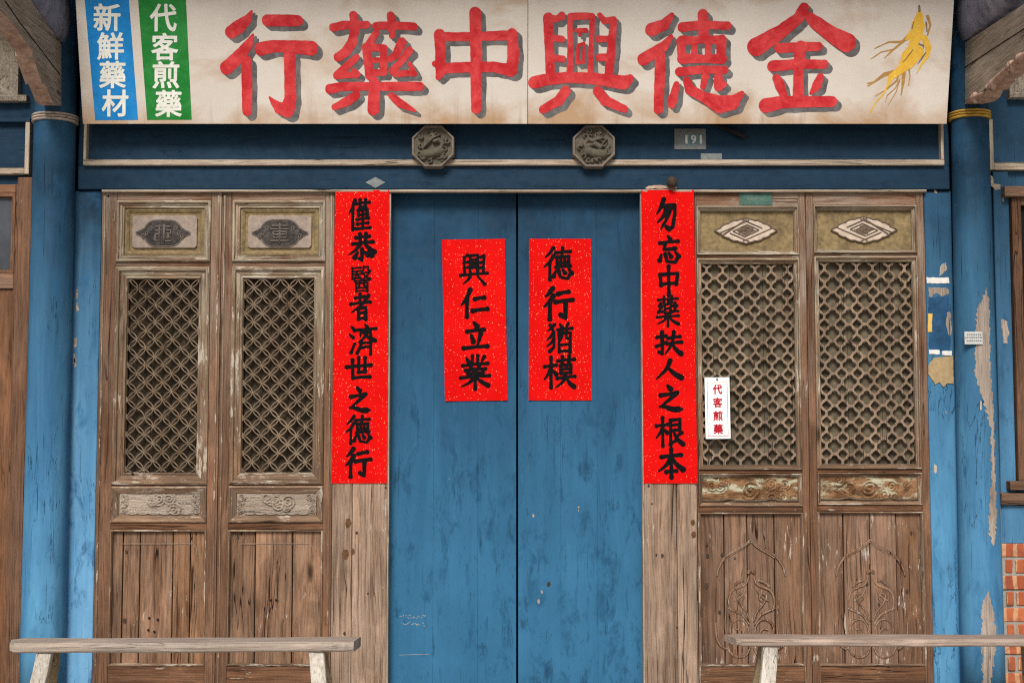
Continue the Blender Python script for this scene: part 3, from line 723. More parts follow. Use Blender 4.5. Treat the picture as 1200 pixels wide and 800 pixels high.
    if kind == 'R':     # incised and raised ornament worn to bare wood
        om = MB(); rel = MB(); OX = W_((d['f0'] + d['f1']) / 2) ; yy = YF + .0115
        def crv(pts, r=.0022, both=True):
            for sg in ((1, -1) if both else (1,)):
                q = [(OX + sg * a * .0045, yy, Z(b, YF)) for a, b in pts]
                # smooth
                for _ in range(2):
                    nq = [q[0]]
                    for i in range(len(q) - 1):
                        A, B = Vector(q[i]), Vector(q[i + 1]); nq += [tuple(A * .75 + B * .25), tuple(A * .25 + B * .75)]
                    q = nq + [q[-1]]
                nq_ = len(q); rel.tube([(a_, b_ + .0022, c_) for a_, b_, c_ in q], [r * 3.4 * (.45 + .55 * math.sin(math.pi * (k_ + .5) / nq_)) for k_ in range(nq_)], 8, flat=.42)
                i = 0
                while i < len(q) - 2:       # worn: the line breaks here and there
                    n_ = random.randint(7, 16); run = q[i:i + n_]
                    if len(run) > 1: om.tube(run, [r * random.uniform(.25, .8) for _ in run], 5)
                    i += n_ + random.choice((-1, 2, 5))
        crv([(0, 632), (8, 640), (20, 646), (30, 652), (38, 665), (40, 675)])
        crv([(0, 634.5), (8, 642), (20, 648.5), (28, 654)], .0013)
        crv([(42, 730), (41, 752), (30, 762), (26, 757)])
        crv([(2, 758), (6, 768), (15, 771), (24, 767), (28, 758)])
        crv([(3, 676), (6, 685), (14, 688), (24, 692), (27, 706), (24, 716)])
        crv([(4, 672), (1, 668)], .003)
        crv([(2, 728), (6, 716), (14, 708), (18, 698), (12, 694), (8, 700), (13, 706)], .002)
        crv([(3, 732), (10, 720), (20, 716), (28, 712)], .002)
        crv([(3, 745), (5, 730), (15, 724), (25, 731), (25, 745), (15, 751), (8, 744), (12, 736), (19, 738)], .0022)
        crv([(6, 690), (12, 700), (20, 704)], .0018); crv([(8, 680), (16, 682), (22, 688)], .0025)
        crv([(30, 716), (31, 735), (28, 750)], .0016)
        om.build('worn_carving_edge', M_worn, leaf, smooth=True); rel.build('board_carving', M_bdP, leaf, smooth=True)
    else:
        om = MB(); xs_ = [W_(d['f0'] + 8), W_(d['f0'] + 14), W_((d['f0'] + d['f1']) / 2), W_(d['f1'] - 16), W_(d['f1'] - 11)]
        zt = Z(637, YF); yy = YF + .0118
        om.tube([(xs_[1], yy, zt), (xs_[3], yy, zt)], .0014, 5); om.tube([(xs_[3], yy, zt), (xs_[4] - .004, yy, zt - .02), (xs_[4], yy, zt - .06)], .0014, 5)
        om.build('board_carving', M_worn, leaf)
    leaves.append(leaf); return leaf

LW = .0045
lattice_door('L', dict(x0=113, x1=255.5, f0=131, f1=243, l0=145.5, l1=230.5, wp=.040, ws=.041, rows=(235, 307, 312.5, 568, 568.5 + 1, 612, 620.5), seams=(145, 165, 203.5, 224), mc=(191, 273, 31, 15)))
lattice_door('L', dict(x0=255.5, x1=389.5, f0=268.5, f1=379, l0=282.5, l1=368.5, wp=.040, ws=.041, rows=(235, 307, 312.5, 567.5, 569, 612, 620.5), seams=(300, 343.5), mc=(328, 273, 32, 15.5)))
lattice_door('R', dict(x0=816.5, x1=948.5, f0=818.5, f1=940, l0=824.5, l1=934, wp=.024, ws=.022, rows=(241.5, 299, 303, 550.5, 554.5, 593, 600), seams=(848, 875, 907), mc=(874.5, 270, 37, 14.5), flip=1))
lattice_door('R', dict(x0=948.5, x1=1089.5, f0=957.5, f1=1080, l0=963.5, l1=1074, wp=.024, ws=.022, rows=(240.5, 297, 300.5, 549.5, 553.5, 591.5, 599), seams=(987.5, 1018.5, 1049.5), mc=(1013, 269, 39, 15), flip=-1))

M_scar = plain('brown_tape_scar', (.10, .05, .024), .35, 60, .8)
for px, py, r, m_, po in ((408, 613, 4.2, M_scar, 0), (405, 649, 5, M_scar, 0), (413, 646, 3, M_scar, 0), (418, 624, 1.6, M_rust, 0), (404, 742, 2, M_rust, 0), (431, 695, 1.2, M_rust, 0), (452, 571, 1.4, M_rust, 0), (812, 612, 3.0, M_scar, 1), (813, 626, 3.4, M_scar, 1), (776, 651, 2.2, M_rust, 1), (769, 650, 1.5, M_rust, 1), (760, 569, 1.8, M_rust, 1), (764, 590, 1.1, M_rust, 1), (793, 735, 1.4, M_rust, 1)):
    chip(px, py, r, YP, m_, posts[po], 'old_scar')
for px, py, r, li_ in ((828.5, 638, 1.7, 2), (829, 651, 2.4, 2), (847, 650, 2.2, 2), (861, 654, 1.5, 2), (828, 686, 2.6, 2), (843, 717, 2.0, 2), (1004, 679, 1.4, 3), (1016, 684, 2.0, 3), (1030, 708, 1.8, 3), (1063, 692, 2.2, 3), (1068, 624, 1.5, 3), (127, 639, 2.4, 0), (148, 646, 1.8, 0), (146, 727, 2.4, 0), (325, 703, 1.6, 1)):
    chip(px, py, r, YF + .0135, M_rust, leaves[li_], 'nail_hole')
# ------------------------------------------------------------------ octagonal door pegs
for px, py, sd in ((507.5, 171.5, 3), (696, 171.5, 5)):
    Y = -.07; cx, cz = P(px, py, Y); r = 25.5 * .00447 / math.cos(math.pi / 8) * .985
    oc = lambda k_: [(cx + k_ * r * math.cos(math.pi / 8 + i * math.pi / 4), cz + k_ * r * math.sin(math.pi / 8 + i * math.pi / 4)) for i in range(8)]
    mb = MB(); mb.prism(oc(1), Y, .01); pin = mb.build('door_peg', M_pinrim, shop, .006)
    rm = MB(); A, B, C_ = oc(1), oc(.9), oc(.86)
    vs = [(x, Y - .001, z) for x, z in A] + [(x, Y - .012, z) for x, z in oc(.97)] + [(x, Y - .012, z) for x, z in B] + [(x, Y - .002, z) for x, z in C_]
    rm.add(vs, [(q * 8 + i, q * 8 + (i + 1) % 8, (q + 1) * 8 + (i + 1) % 8, (q + 1) * 8 + i) for q in range(3) for i in range(8)]); rm.build('peg_rim', M_pinrim, pin, .002)
    rnd = random.Random(sd); N = 90; ax = np.linspace(-1, 1, N); AX, AZ = np.meshgrid(ax, ax)
    h = np.zeros_like(AX)
    def seg(pts, wd, amp):
        global h
        for (a, b), (c, d2) in zip(pts[:-1], pts[1:]):
            dx, dz = c - a, d2 - b; t = np.clip(((AX - a) * dx + (AZ - b) * dz) / (dx * dx + dz * dz), 0, 1)
            dd = np.hypot(AX - a - t * dx, AZ - b - t * dz); h = np.maximum(h, amp * np.sqrt(np.clip(1 - (dd / wd) ** 2, 0, 1)))
    for k in range(26):
        an = rnd.uniform(0, 6.28); rr_ = rnd.uniform(.45, .82); a, b = rr_ * math.cos(an), rr_ * math.sin(an); t = rnd.uniform(0, 6.28)
        seg([(a + .13 * math.cos(t + q) * (1 - q * .1), b + .13 * math.sin(t + q) * (1 - q * .1)) for q in range(5)], .055, rnd.uniform(.35, .75))
    m_ = 1 if sd == 3 else -1
    seg([(-.45 * m_, -.42), (0, -.38), (.35 * m_, -.25)], .24, .95); seg([(.35 * m_, -.2), (.5 * m_, .1), (.3 * m_, .3)], .13, .9); seg([(.3 * m_, .3), (.08 * m_, .22)], .12, 1.0)
    if sd == 3:
        for q in range(5): seg([(-.5, -.2 + .02 * q), (-.42 + .1 * q, .15 + .05 * q), (-.15 + .12 * q, .42 + .03 * q)], .05, .8)
    else:
        for q in range(4): seg([(-.1, .2), (.1 + .1 * q, .45 - .02 * q), (.35 + .1 * q, .62 - .1 * q)], .05, .8); seg([(-.35, 0), (.05, .12), (.3, -.05)], .15, .7)
    rl = MB(); R0 = r * .86
    def ok(x, z): return max(abs(x), abs(z), (abs(x) + abs(z)) / math.sqrt(2)) < math.cos(math.pi / 8) * 1.0
    idx = {}; vs = []; fs = []
    for j in range(N):
        for i in range(N):
            idx[(i, j)] = len(vs); vs.append((cx + AX[j, i] * R0, Y - .0015 - .03 * h[j, i], cz + AZ[j, i] * R0))
    for j in range(N - 1):
        for i in range(N - 1):
            if all(ok(AX[b, a], AZ[b, a]) for a, b in ((i, j), (i + 1, j), (i, j + 1), (i + 1, j + 1))): fs.append((idx[i, j], idx[i + 1, j], idx[i + 1, j + 1], idx[i, j + 1]))
    rl.add(vs, fs); rl.build('peg_relief', M_pin, pin, smooth=True)

# ------------------------------------------------------------------ brackets and tie beams running out under the eaves
def bracket(sgn, face_px, thick, prof, topline, mat_edge):
    """a carved plank on edge; its visible side lies at the x of face_px on the column face"""
    xf = X(face_px, 100, -.15); xb = xf + sgn * thick
    mb = MB(); n = len(prof); pts = prof + topline[::-1]
    x0, x1 = (xf, xb)
    N = len(pts)
    vs = [(x0, y, z) for y, z in pts] + [(x1, y, z) for y, z in pts]
    fs = [tuple(range(N)), tuple(range(2 * N - 1, N - 1, -1))]; mi = [0, 0]
    for i in range(N): fs.append((i, i + N, (i + 1) % N + N, (i + 1) % N)); mi.append(1 if i < n - 1 else 0)
    for f, m in zip(fs, mi): mb.add(vs, [f], m)
    return mb.build('bracket', [M_brk, mat_edge], shop, .006), xf
def on_face(px, py, xf):      # where the sight line meets the plank's side plane
    d = ray(px, py); t = (xf - CAM.x) / d.x; return (CAM.y + d.y * t, CAM.z + d.z * t)
xfL = X(72, 100, -.15); xfR = X(1131, 100, -.15)
profL = [on_face(*p, xfL) for p in ((72, 124), (66, 123.5), (61, 119), (57, 108), (53, 99), (50, 99), (46, 88), (42, 76), (38, 66), (38, 60), (34, 55), (22, 38), (8, 20), (-14, 2), (-40, -12), (-90, -40))]
topL = [on_face(*p, xfL) for p in ((72, 52), (55, 28), (36, 0), (10, -38), (-40, -108))]
topL.append((profL[-1][0], topL[-1][1] + .1))
brL, _ = bracket(-1, 72, .085, profL, topL, M_brkedge)
profR = [on_face(*p, xfR) for p in ((1131, 122), (1138, 121), (1146, 119), (1152, 114), (1156, 106), (1161, 105), (1166, 98), (1169, 92), (1168, 96), (1176, 90), (1184, 82), (1192, 74), (1199, 69), (1206, 70), (1214, 58), (1240, 40), (1290, 0))]
profR = sorted(profR, key=lambda q: -q[0])
topR = [on_face(*p, xfR) for p in ((1131, 50), (1160, 31), (1200, 5), (1240, -30))]
topR.append((profR[-1][0], topR[-1][1] + .1))
brR, _ = bracket(1, 1131, .085, profR, topR, M_brkedge)
# scroll carving along the right bracket's lower edge
sm = MB()
for (a, b, s_) in ((1143, 116, 1.0), (1164, 101, .9), (1186, 80, 1.1), (1196, 70, .8)):
    y, z = on_face(a, b, xfR); q = []
    for t in range(14): rr_ = .034 * s_ * (1 - t * .055); q.append((xfR - .004, y + rr_ * math.cos(t * .65), z + rr_ * .8 * math.sin(t * .65)))
    sm.tube(q, [.016 * (1 - k * .04) for k in range(14)], 8)
    sm.build('bracket_scroll', M_brkedge, brR, smooth=True); sm = MB()
q = [(xfR - .003, *on_face(a, b, xfR)) for a, b in ((1134, 119), (1150, 112), (1158, 102), (1172, 90), (1184, 79), (1200, 66), (1216, 54))]
sm.tube(q, [.012, .016, .011, .018, .013, .017, .012], 8)
sm.build('bracket_scroll', M_brkedge, brR, smooth=True)
for (a, b) in ((56, 103), (60, 112), (51, 92), (45, 80)):
    bl = MB(); y, z = on_face(a, b, xfL); bl.tube([(xfL - .086, y, z), (xfL - .05, y, z - .010), (xfL - .004, y, z - .004)], [.008, .014, .009], 7)
    bl.build('bracket_scroll', M_brkedge, brL, smooth=True)
for xf_, sd, pts_ in ((xfR, -1, ((1131, 79), (1160, 60), (1200, 34), (1235, 10))), (xfL, 1, ((70, 88), (52, 64), (24, 28), (6, 2)))):
    mb = MB(); mb.tube([(xf_ + sd * .0005, *on_face(a, b, xf_)) for a, b in pts_], .003, 5); mb.build('plank_seam', M_dark, brR if sd < 0 else brL)
for sg, xf, tl, col in ((-1, xfL, topL, None), (1, xfR, topR, None)):
    mb = MB(); xc = xf + sg * .045; pts = []; rad = []
    (y0, z0), (y1, z1) = tl[0], tl[2]; sl0 = (z1 - z0) / (y1 - y0); sl0 = min(sl0, 0)
    hh_ = .155
    K = 10; ring = []
    prof2 = [(.0, -.5), (.055, -.47), (.085, -.3), (.093, 0), (.085, .3), (.055, .47), (0, .5), (-.055, .47), (-.085, .3), (-.093, 0), (-.085, -.3), (-.055, -.47)]
    vs = []; stn = []
    ys = [-.10, -.13, -.17, -.23, -.4, -.6, -.85, -.95]
    for yy in ys:
        zc = z0 + sl0 * (yy - y0) + hh_ + .003; k = {-.10: .75, -.13: .86, -.17: .94}.get(yy, 1.0)
        for a, b in prof2: vs.append((xc + a * k, yy, zc + b * 2 * hh_ * (.5 + .5 * k)* 1.0))
    n = len(prof2); fs = [(i * n + q, i * n + (q + 1) % n, (i + 1) * n + (q + 1) % n, (i + 1) * n + q) for i in range(len(ys) - 1) for q in range(n)] + [tuple(range(n - 1, -1, -1)), tuple(range((len(ys) - 1) * n, len(ys) * n))]
    mb.add(vs, fs); mb.build('eave_beam', M_beam, shop, smooth=True)

# ------------------------------------------------------------------ neighbouring bays of the same front
# left bay
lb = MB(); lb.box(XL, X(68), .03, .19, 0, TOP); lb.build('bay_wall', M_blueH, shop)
mb = MB(); Yj = -.03; jx0, jx1 = X(15.5, 400, Yj), X(33, 400, Yj); jz = Z(207.5, Yj)
mb.box(jx0, jx1, Yj, .10, 0, jz); jam = mb.build('door_jamb', M_brown, shop, .006)
mb = MB(); mb.box(jx1 + .0005, jx1 + .009, Yj + .012, .05, .0, Z(545, Yj)); mb.build('jamb_edge', M_trimV, jam)
side = MB(); yS = -.005; sx1 = jx0 - .001; sx0 = sx1 - .95
zz = [0.02, .5, Z(338, yS), Z(320, yS), Z(225, yS), Z(216, yS)]
side.box(sx1 - .016, sx1, yS, .05, 0, zz[5], 0); side.box(sx0, sx0 + .06, yS, .05, 0, zz[5], 0)
side.box(sx0 + .061, sx1 - .017, yS + .004, .05, zz[3], zz[2], 1); side.box(sx0 + .061, sx1 - .017, yS + .003, .05, Z(226, yS), zz[5], 1)
side.box(sx0 + .061, sx1 - .017, yS + .018, .05, .02, zz[2] - .001, 0); sd_ = side.build('side_door', [M_brown, M_brownH], shop, .004)
mb = MB(); mb.frame(sx0 + .061, sx1 - .017, zz[3] + .0005, Z(226, yS) - .0005, [(0, .01), (0, yS + .001), (.018, yS + .003), (.022, .028)]); mb.build('pane_frame', M_brown, sd_)
mb = MB(); mb.box(sx0 + .075, sx1 - .03, .022, .027, zz[3], Z(226, yS)); mb.build('pane', M_glass, sd_)
mb = MB(); Yt = -.01; tx0, tx1 = X(29, 170, Yt), X(34.5, 170, Yt)
mb.box(tx0, tx1, Yt, .04, Z(204, Yt), Z(143, Yt), 1); mb.box(XL, tx0 - .0005, Yt + .001, .04, Z(204, Yt), Z(196.5, Yt), 0); mb.box(XL, tx1, Yt + .002, .04, Z(142.9, Yt), Z(138, Yt), 2); mb.build('bay_moulding', [M_trim, M_trimV, M_blueH], shop, .004)
mb = MB(); Yw = -.02; wx1 = X(21.5, 80, Yw)
mb.frame(wx1 - .9, wx1, Z(118, Yw), Z(8, Yw) + .35, [(0, .03), (0, Yw), (.02, Yw - .01), (.03, Yw + .005), (.045, Yw), (.06, Yw + .03)]); 
mb.box(wx1 - .86, wx1 - .04, .005, .03, Z(118, Yw) + .03, Z(8, Yw) + .3)
mb.box(wx1 + .001, wx1 + .045, Yw + .004, .03, Z(118, Yw), Z(111, Yw))
mb.build('clerestory_frame', M_brk, shop)
# right bay
rb = MB(); rb.box(X(1158), XR, .03, .19, Z(592, .03), TOP)
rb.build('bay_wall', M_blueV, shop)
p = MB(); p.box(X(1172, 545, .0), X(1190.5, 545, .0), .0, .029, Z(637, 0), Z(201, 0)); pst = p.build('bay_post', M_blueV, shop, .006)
patch('bare_wood_patch', [(1156, 203), (1163, 206), (1164, 214), (1173, 216), (1172, 222), (1166, 223), (1160, 216)], .0, M_trim, pst)
patch('bare_wood_patch', [(1172, 374), (1180, 376), (1182, 390), (1180, 402), (1176, 403), (1175, 390)], .0, M_bare, pst)
patch('bare_wood_patch', [(1174.5, 225), (1176, 225), (1176.5, 236), (1175, 237)], .0, M_trim, pst, jag=.4)
win = MB(); Yv = -.02; wx0 = X(1193.5, 545, Yv); wz0, wz1 = Z(563, Yv), Z(219, Yv)
win.box(wx0, wx0 + .05, Yv, .028, wz0, Z(231, Yv), 0); win.box(wx0 + 1.05, wx0 + 1.10, Yv, .028, wz0, Z(231, Yv), 0)
win.box(X(1177.5, 225, Yv - .03), wx0 + 1.2, Yv - .03, .0, Z(230, Yv - .03), Z(218, Yv - .03), 1)
win.box(wx0 + .051, wx0 + 1.049, Yv + .003, .028, Z(240, Yv), Z(231, Yv) - .001, 1)
for k in range(7): win.box(wx0 + .14 + k * .13, wx0 + .165 + k * .13, Yv + .008, .012, wz0 + .001, Z(240, Yv) - .001, 0)
wn = win.build('window', [M_brown, M_brownH], shop, .004)
mb = MB(); mb.box(wx0 + .051, wx0 + 1.049, .018, .026, wz0, Z(240, Yv)); mb.build('pane', M_dark, wn)
mb = MB(); mb.box(X(1184, 570, -.06), wx0 + 1.25, -.06, .028, Z(574, -.06), Z(563.5, -.06))
prof = [(0.0, Z(592, -.05)), (-.03, Z(591, -.05)), (-.045, Z(586, -.05)), (-.05, Z(578, -.05)), (.0, Z(577, -.05))]
mb.prism_x([(y, z) for y, z in prof], X(1174, 580, -.05), wx0 + 1.25); mb.build('window_sill', M_brownH, wn, .004)
bk = MB(); Yb = -.005; bx0 = X(1171, 700, Yb); zt = Z(636.5, Yb); bh, pt = .0695, .0835
row = 0; z = zt
while z - bh > 0:
    x = X(1174.5, 700, Yb) + (.0 if row % 2 == 0 else .022); first = True
    while x < XR:
        L = (.235 if not first else .235) if row % 2 == 0 else (.11 if not first else .038)
        bk.box(x, min(x + L, XR), Yb - random.uniform(0, .006), .02, z - bh, z, 0, .002); x += L + .014; first = False
    z -= pt; row += 1
brw = bk.build('brick_wall', M_brick, shop, .005)
mb = MB(); mb.box(bx0 - .004, XR, Yb + .006, .19, 0, Z(592, .03) - .001); mb.build('mortar', M_mortar, brw)
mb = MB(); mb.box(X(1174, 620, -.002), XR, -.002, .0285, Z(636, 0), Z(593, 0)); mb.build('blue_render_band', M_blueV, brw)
mb = MB(); Yt = -.01; tx0, tx1 = X(1158, 170, Yt), X(1164.5, 170, Yt)
mb.box(tx0, tx1, Yt, .04, Z(199, Yt), Z(140, Yt), 1); mb.box(tx1 + .0005, XR, Yt + .001, .04, Z(199, Yt), Z(190, Yt), 0); mb.build('bay_moulding', [M_trim, M_trimV], shop, .004)
mb = MB(); wx_ = X(1183, 100, Yw); mb.frame(wx_, wx_ + .9, Z(114, Yw), Z(8, Yw) + .35, [(0, .03), (0, Yw), (.02, Yw - .01), (.03, Yw + .005), (.045, Yw), (.06, Yw + .03)]); mb.box(wx_ + .04, wx_ + .86, .005, .03, Z(114, Yw) + .03, Z(8, Yw) + .3); mb.build('clerestory_frame', M_brk, shop)
# peels on the right side post
sp = [o for o in bpy.data.objects if o.name.startswith('side_post')][1]
patch('bare_wood_patch', [(1088, 336), (1111, 338), (1112, 344), (1104, 347), (1096, 343), (1092, 349), (1088, 347)], .0, M_bare, sp, .0012)
patch('bare_wood_patch', [(1103, 310), (1108, 307), (1110, 316), (1104, 321), (1100, 323)], .0, M_bare, sp, .001)
patch('bare_wood_patch', [(1110, 366), (1114, 365), (1115, 392), (1111, 394), (1109, 384)], .0, M_bare, sp, .001)
patch('bare_wood_patch', [(1094, 222), (1097, 222), (1098, 227), (1095, 226)], .0, M_trim, sp, .001, jag=.3)
patch('dark_paint_patch', [(1088, 349), (1112, 347), (1114, 411), (1089, 411)], .0, M_blueD, sp, .0006, jag=.8)
patch('bare_wood_patch', [(1095, 543), (1098, 546), (1097, 555), (1094, 552)], .0, M_cream, sp, .001, jag=.4)
sp0 = [o for o in bpy.data.objects if o.name.startswith('side_post')][0]
for a, b in ((90, 345), (90.5, 360), (88, 402), (88, 425), (87, 420)):
    patch('bare_wood_patch', [(a - 1.6, b - 5), (a + 1.4, b - 6), (a + 2, b + 4), (a - 1.2, b + 6)], .0, M_trim, sp0, .001, jag=.6)
# the stubs of old tacks and nail holes on the boards
nh = MB()
for px, py in ((174, 724), (184, 726), (173, 738), (180, 740), (317, 703), (323, 703), (155, 555), (127, 230)):
    x, z = P(px, py, YF); nh.prism([(x + .006 * math.cos(t * 1.05), z + .006 * math.sin(t * 1.05)) for t in range(6)], YF - .0009 if py < 600 else YF + .010, YF + .02)
nh.build('nail_hole_row', M_dark, leaves[0])

# ------------------------------------------------------------------ shop sign
sgY = -.13
(bx, bz) = P(603, 145.5, sgY); tilt = R(15)
sign = tag(empty('shop_sign', (bx, sgY, bz), (tilt, 0, 0)), 'long cream signboard with six large red characters and a ginseng root under the eaves', 'shop sign')
Rm = Matrix.Rotation(tilt, 3, 'X'); nrm = Rm @ Vector((0, 1, 0)); org = Vector((bx, sgY, bz))
def SL(px, py):                         # sight line -> local sign coordinates (x, z)
    d = ray(px, py); t = (org - CAM).dot(nrm) / d.dot(nrm); p = Rm.transposed() @ (CAM + d * t - org); return p.x, p.z
ppm = abs(SL(700, 80)[0] - SL(600, 80)[0]) / 100
sx0, sxs, sx1 = SL(97, 146)[0], SL(618.5, 100)[0], SL(1109.5, 145)[0]; ztop = SL(600, -24)[1]
for a, b in ((sx0, sxs - .0012), (sxs + .0012, sx1)):
    mb = MB(); mb.box(a, b, 0, .022, 0, ztop); mb.build('sign_board', M_sign, sign, .0025)
loc = lambda x, y, z: (x, y, z)
def quad(px4, y, mat, name):
    mb = MB(); q = [SL(*p) for p in px4]; mb.prism(q, y, y + .0009); return mb.build(name, mat, sign)
quad(((111.6, 141), (161.8, 140.6), (150.6, -6), (98.8, -6)), -.0012, M_sblue, 'colour_panel')
quad(((172.5, 140.6), (224.6, 140.4), (217.6, -6), (161.5, -6)), -.0012, M_sgreen, 'colour_panel')
def glyph(ch, w, h, bold=.018, cells=84):
    """outline of one character from the built-in typeface, thickened and squared up"""
    c = bpy.data.curves.new('glyph', 'FONT'); c.body = ch; c.resolution_u = 4
    o = bpy.data.objects.new('glyph', c); COL.objects.link(o); bpy.context.view_layer.update()
    me = bpy.data.meshes.new_from_object(o); V = np.array([v.co[:2] for v in me.vertices]); T = [tuple(p.vertices) for p in me.polygons]
    bpy.data.objects.remove(o); bpy.data.curves.remove(c); bpy.data.meshes.remove(me)
    if len(V) == 0: return [], []
    lo, hi = V.min(0) - bold, V.max(0) + bold; cell = max(hi - lo) / cells
    xs = np.arange(lo[0] - cell, hi[0] + 2 * cell, cell); zs = np.arange(lo[1] - cell, hi[1] + 2 * cell, cell); gx, gz = np.meshgrid(xs, zs)
    ins = np.zeros(gx.shape, bool); cnt = {}
    for f in T:
        for k in range(1, len(f) - 1):
            a, b, d = V[f[0]], V[f[k]], V[f[k + 1]]
            s1 = (b[0] - a[0]) * (gz - a[1]) - (b[1] - a[1]) * (gx - a[0]); s2 = (d[0] - b[0]) * (gz - b[1]) - (d[1] - b[1]) * (gx - b[0]); s3 = (a[0] - d[0]) * (gz - d[1]) - (a[1] - d[1]) * (gx - d[0])
            ins |= ((s1 >= 0) & (s2 >= 0) & (s3 >= 0)) | ((s1 <= 0) & (s2 <= 0) & (s3 <= 0))
        for k in range(len(f)):
            e = tuple(sorted((f[k], f[(k + 1) % len(f)]))); cnt[e] = cnt.get(e, 0) + 1
    D = np.full(gx.shape, 1e3)
    for (i, j), q in cnt.items():
        if q == 1:
            a, b = V[i], V[j]; dx, dz = b - a; t = np.clip(((gx - a[0]) * dx + (gz - a[1]) * dz) / (dx * dx + dz * dz + 1e-12), 0, 1)
            D = np.minimum(D, np.hypot(gx - a[0] - t * dx, gz - a[1] - t * dz))
    f = np.where(ins, -D, D) - bold
    mb = MB(); mid = (lo + hi) / 2; sz = hi - lo
    march(mb, xs, zs, f, lambda x, y, z: ((x - mid[0]) / sz[0] * w, (z - mid[1]) / sz[1] * h), 0)
    return mb.v, mb.f
for txt, spots in (('新鮮藥材', ((125.6, 20.6), (129.7, 54.4), (132, 87.7), (135, 121))), ('代客煎藥', ((191.5, 21), (193.2, 55), (194.7, 88), (197.6, 121.5)))):
    mb = MB()
    for ch, (a, b) in zip(txt, spots):
        cx, cz = SL(a, b); vs, fs = glyph(ch, 31.5 * ppm, 31.5 * ppm, .022)
        mb.add([(cx + x + z * .06, -.0026, cz + z) for x, z in vs], fs)
    mb.build('panel_lettering', M_swhite, sign)
# big characters: strokes measured as x, y, half width
def big(ox, oy, sc, txt):
    out = []
    for s_ in txt.split(';'):
        st = []
        for p in s_.split():
            a, b, r = map(float, p.split(',')); x, z = SL(ox + a / sc, oy + b / sc); st.append((x, z, r / sc * ppm))
        if len(st) == 1: st = st * 2
        out.append(st)
    return out
BIG = {
 '行': (250, 0, 4.615, '207,62,6 185,105,24 140,145,36 98,175,34;215,190,8 195,235,24 140,305,34 72,368,36;180,330,28 182,450,29 183,600,27;295,112,32 380,112,31 455,113,30;258,265,36 330,250,32 440,255,34 528,262,40;412,280,31 415,400,32 418,540,32 398,595,42 360,585,32 325,553,16 305,528,6'),
 '藥': (250, 0, 4.615, '648,150,22 700,138,23 830,135,20;758,85,23 768,150,24 752,230,26 715,285,26 675,310,24;880,142,21 960,138,21 1085,145,21;960,85,21 965,140,22 966,195,16;880,180,18 845,235,20;825,255,22 838,330,24 845,410,24;830,257,21 925,262,20;922,260,19 918,390,20;840,327,15 920,327,15;840,394,18 922,394,18;775,312,18 725,355,21 670,408,22;772,405,20 760,385,16;680,412,17 778,402,18;1020,230,25 985,300,20 955,322,17;1060,275,22 1010,340,19 968,385,20;985,402,17 1078,394,18;1060,345,12 1088,400,15;632,482,27 700,468,24 870,468,23 1050,468,25 1118,468,24;868,440,27 870,520,32 866,592,33;772,515,23 725,548,25 658,580,18;963,518,18 1010,560,23 1090,600,9'),
 '中': (500, 0, 4.615, '262,70,31 268,300,32 268,588,28;70,190,31 75,270,29 74,340,27 70,405,20;75,200,24 250,200,24 450,192,26;462,185,30 468,300,31 460,380,32;75,372,28 200,365,28 360,362,28 455,382,33;45,345,16 60,350,20;63,418,16 80,395,20'),
 '興': (500, 0, 4.615, '658,98,28 663,250,25 668,400,25;665,100,22 705,105,17 730,82,18 740,100,10;675,207,19 733,213,17;680,314,18 736,320,19;775,92,14 775,240,15 775,400,18;780,92,20 830,88,19 893,90,18;895,90,15 890,250,14 886,400,16;808,165,11 862,166,13;832,160,9 828,192,8;822,245,9 850,236,9;820,245,9 816,340,11;853,240,8 845,335,9;815,337,10 848,337,9;935,82,13 962,115,17 1010,108,19;1010,108,19 1000,250,23 985,400,23;928,212,18 990,212,18;934,312,21 988,312,19;582,447,33 640,432,32 760,420,29 900,425,31 1000,440,34 1065,447,38 1100,425,22;752,492,27 715,545,28 630,592,23;925,492,26 965,545,28 1068,590,21'),
 '德': (740, 0, 4.444, '210,80,14 170,130,28 105,155,34;205,195,13 165,245,26 62,310,32;148,290,27 146,430,27 141,570,25;265,143,25 370,130,22 500,135,21;372,78,28 375,150,28 375,200,26;262,212,25 370,210,18 470,208,25;265,305,28 370,308,20 470,308,27;258,215,23 262,300,23;467,215,26 467,300,25;327,215,17 327,300,17;397,215,15 397,300,15;250,375,24 370,363,20 485,365,20;235,440,16 215,520,26 210,545,20;287,420,20 305,468,26 380,508,28 460,545,46 525,535,38 575,487,13;385,400,20 372,452,16;452,402,22 455,450,26 480,440,16'),
 '金': (740, 0, 4.444, '898,40,25 870,95,29 780,165,36 650,245,48;910,75,20 960,120,34 1050,185,40 1118,222,50;770,252,26 880,245,24 973,243,23;735,345,29 870,335,25 1003,335,23;880,245,32 870,350,25 868,515,31;755,408,22 775,450,26 790,490,20;983,400,18 965,445,26 937,485,11;700,550,38 780,533,32 900,530,30 1043,530,28'),
}
for k, (ch, (ox, oy, sc, txt)) in enumerate(BIG.items()):
    st = big(ox, oy, sc, txt)
    ax = [p[0] for s_ in st for p in s_]; az = [p[1] for s_ in st for p in s_]; pad = .07
    xs, zs, f = field(st, min(ax) - pad, max(ax) + pad, min(az) - pad, max(az) + pad, .0032, .0011, k)
    sh = MB(); dx, dz = 5.6 * ppm, -5.4 * ppm
    march(sh, xs + dx, zs + dz, f + .0012 * np.sin(np.add.outer(zs * 61, xs * 47)), loc, -.0008)
    march(sh, xs + dx * .55, zs + dz * .55, f, loc, -.0010)
    sh.build('lettering_shadow', M_sgrey, sign)
    mb = MB(); march(mb, xs, zs, f, loc, -.0022); mb.build('lettering', M_sred, sign)
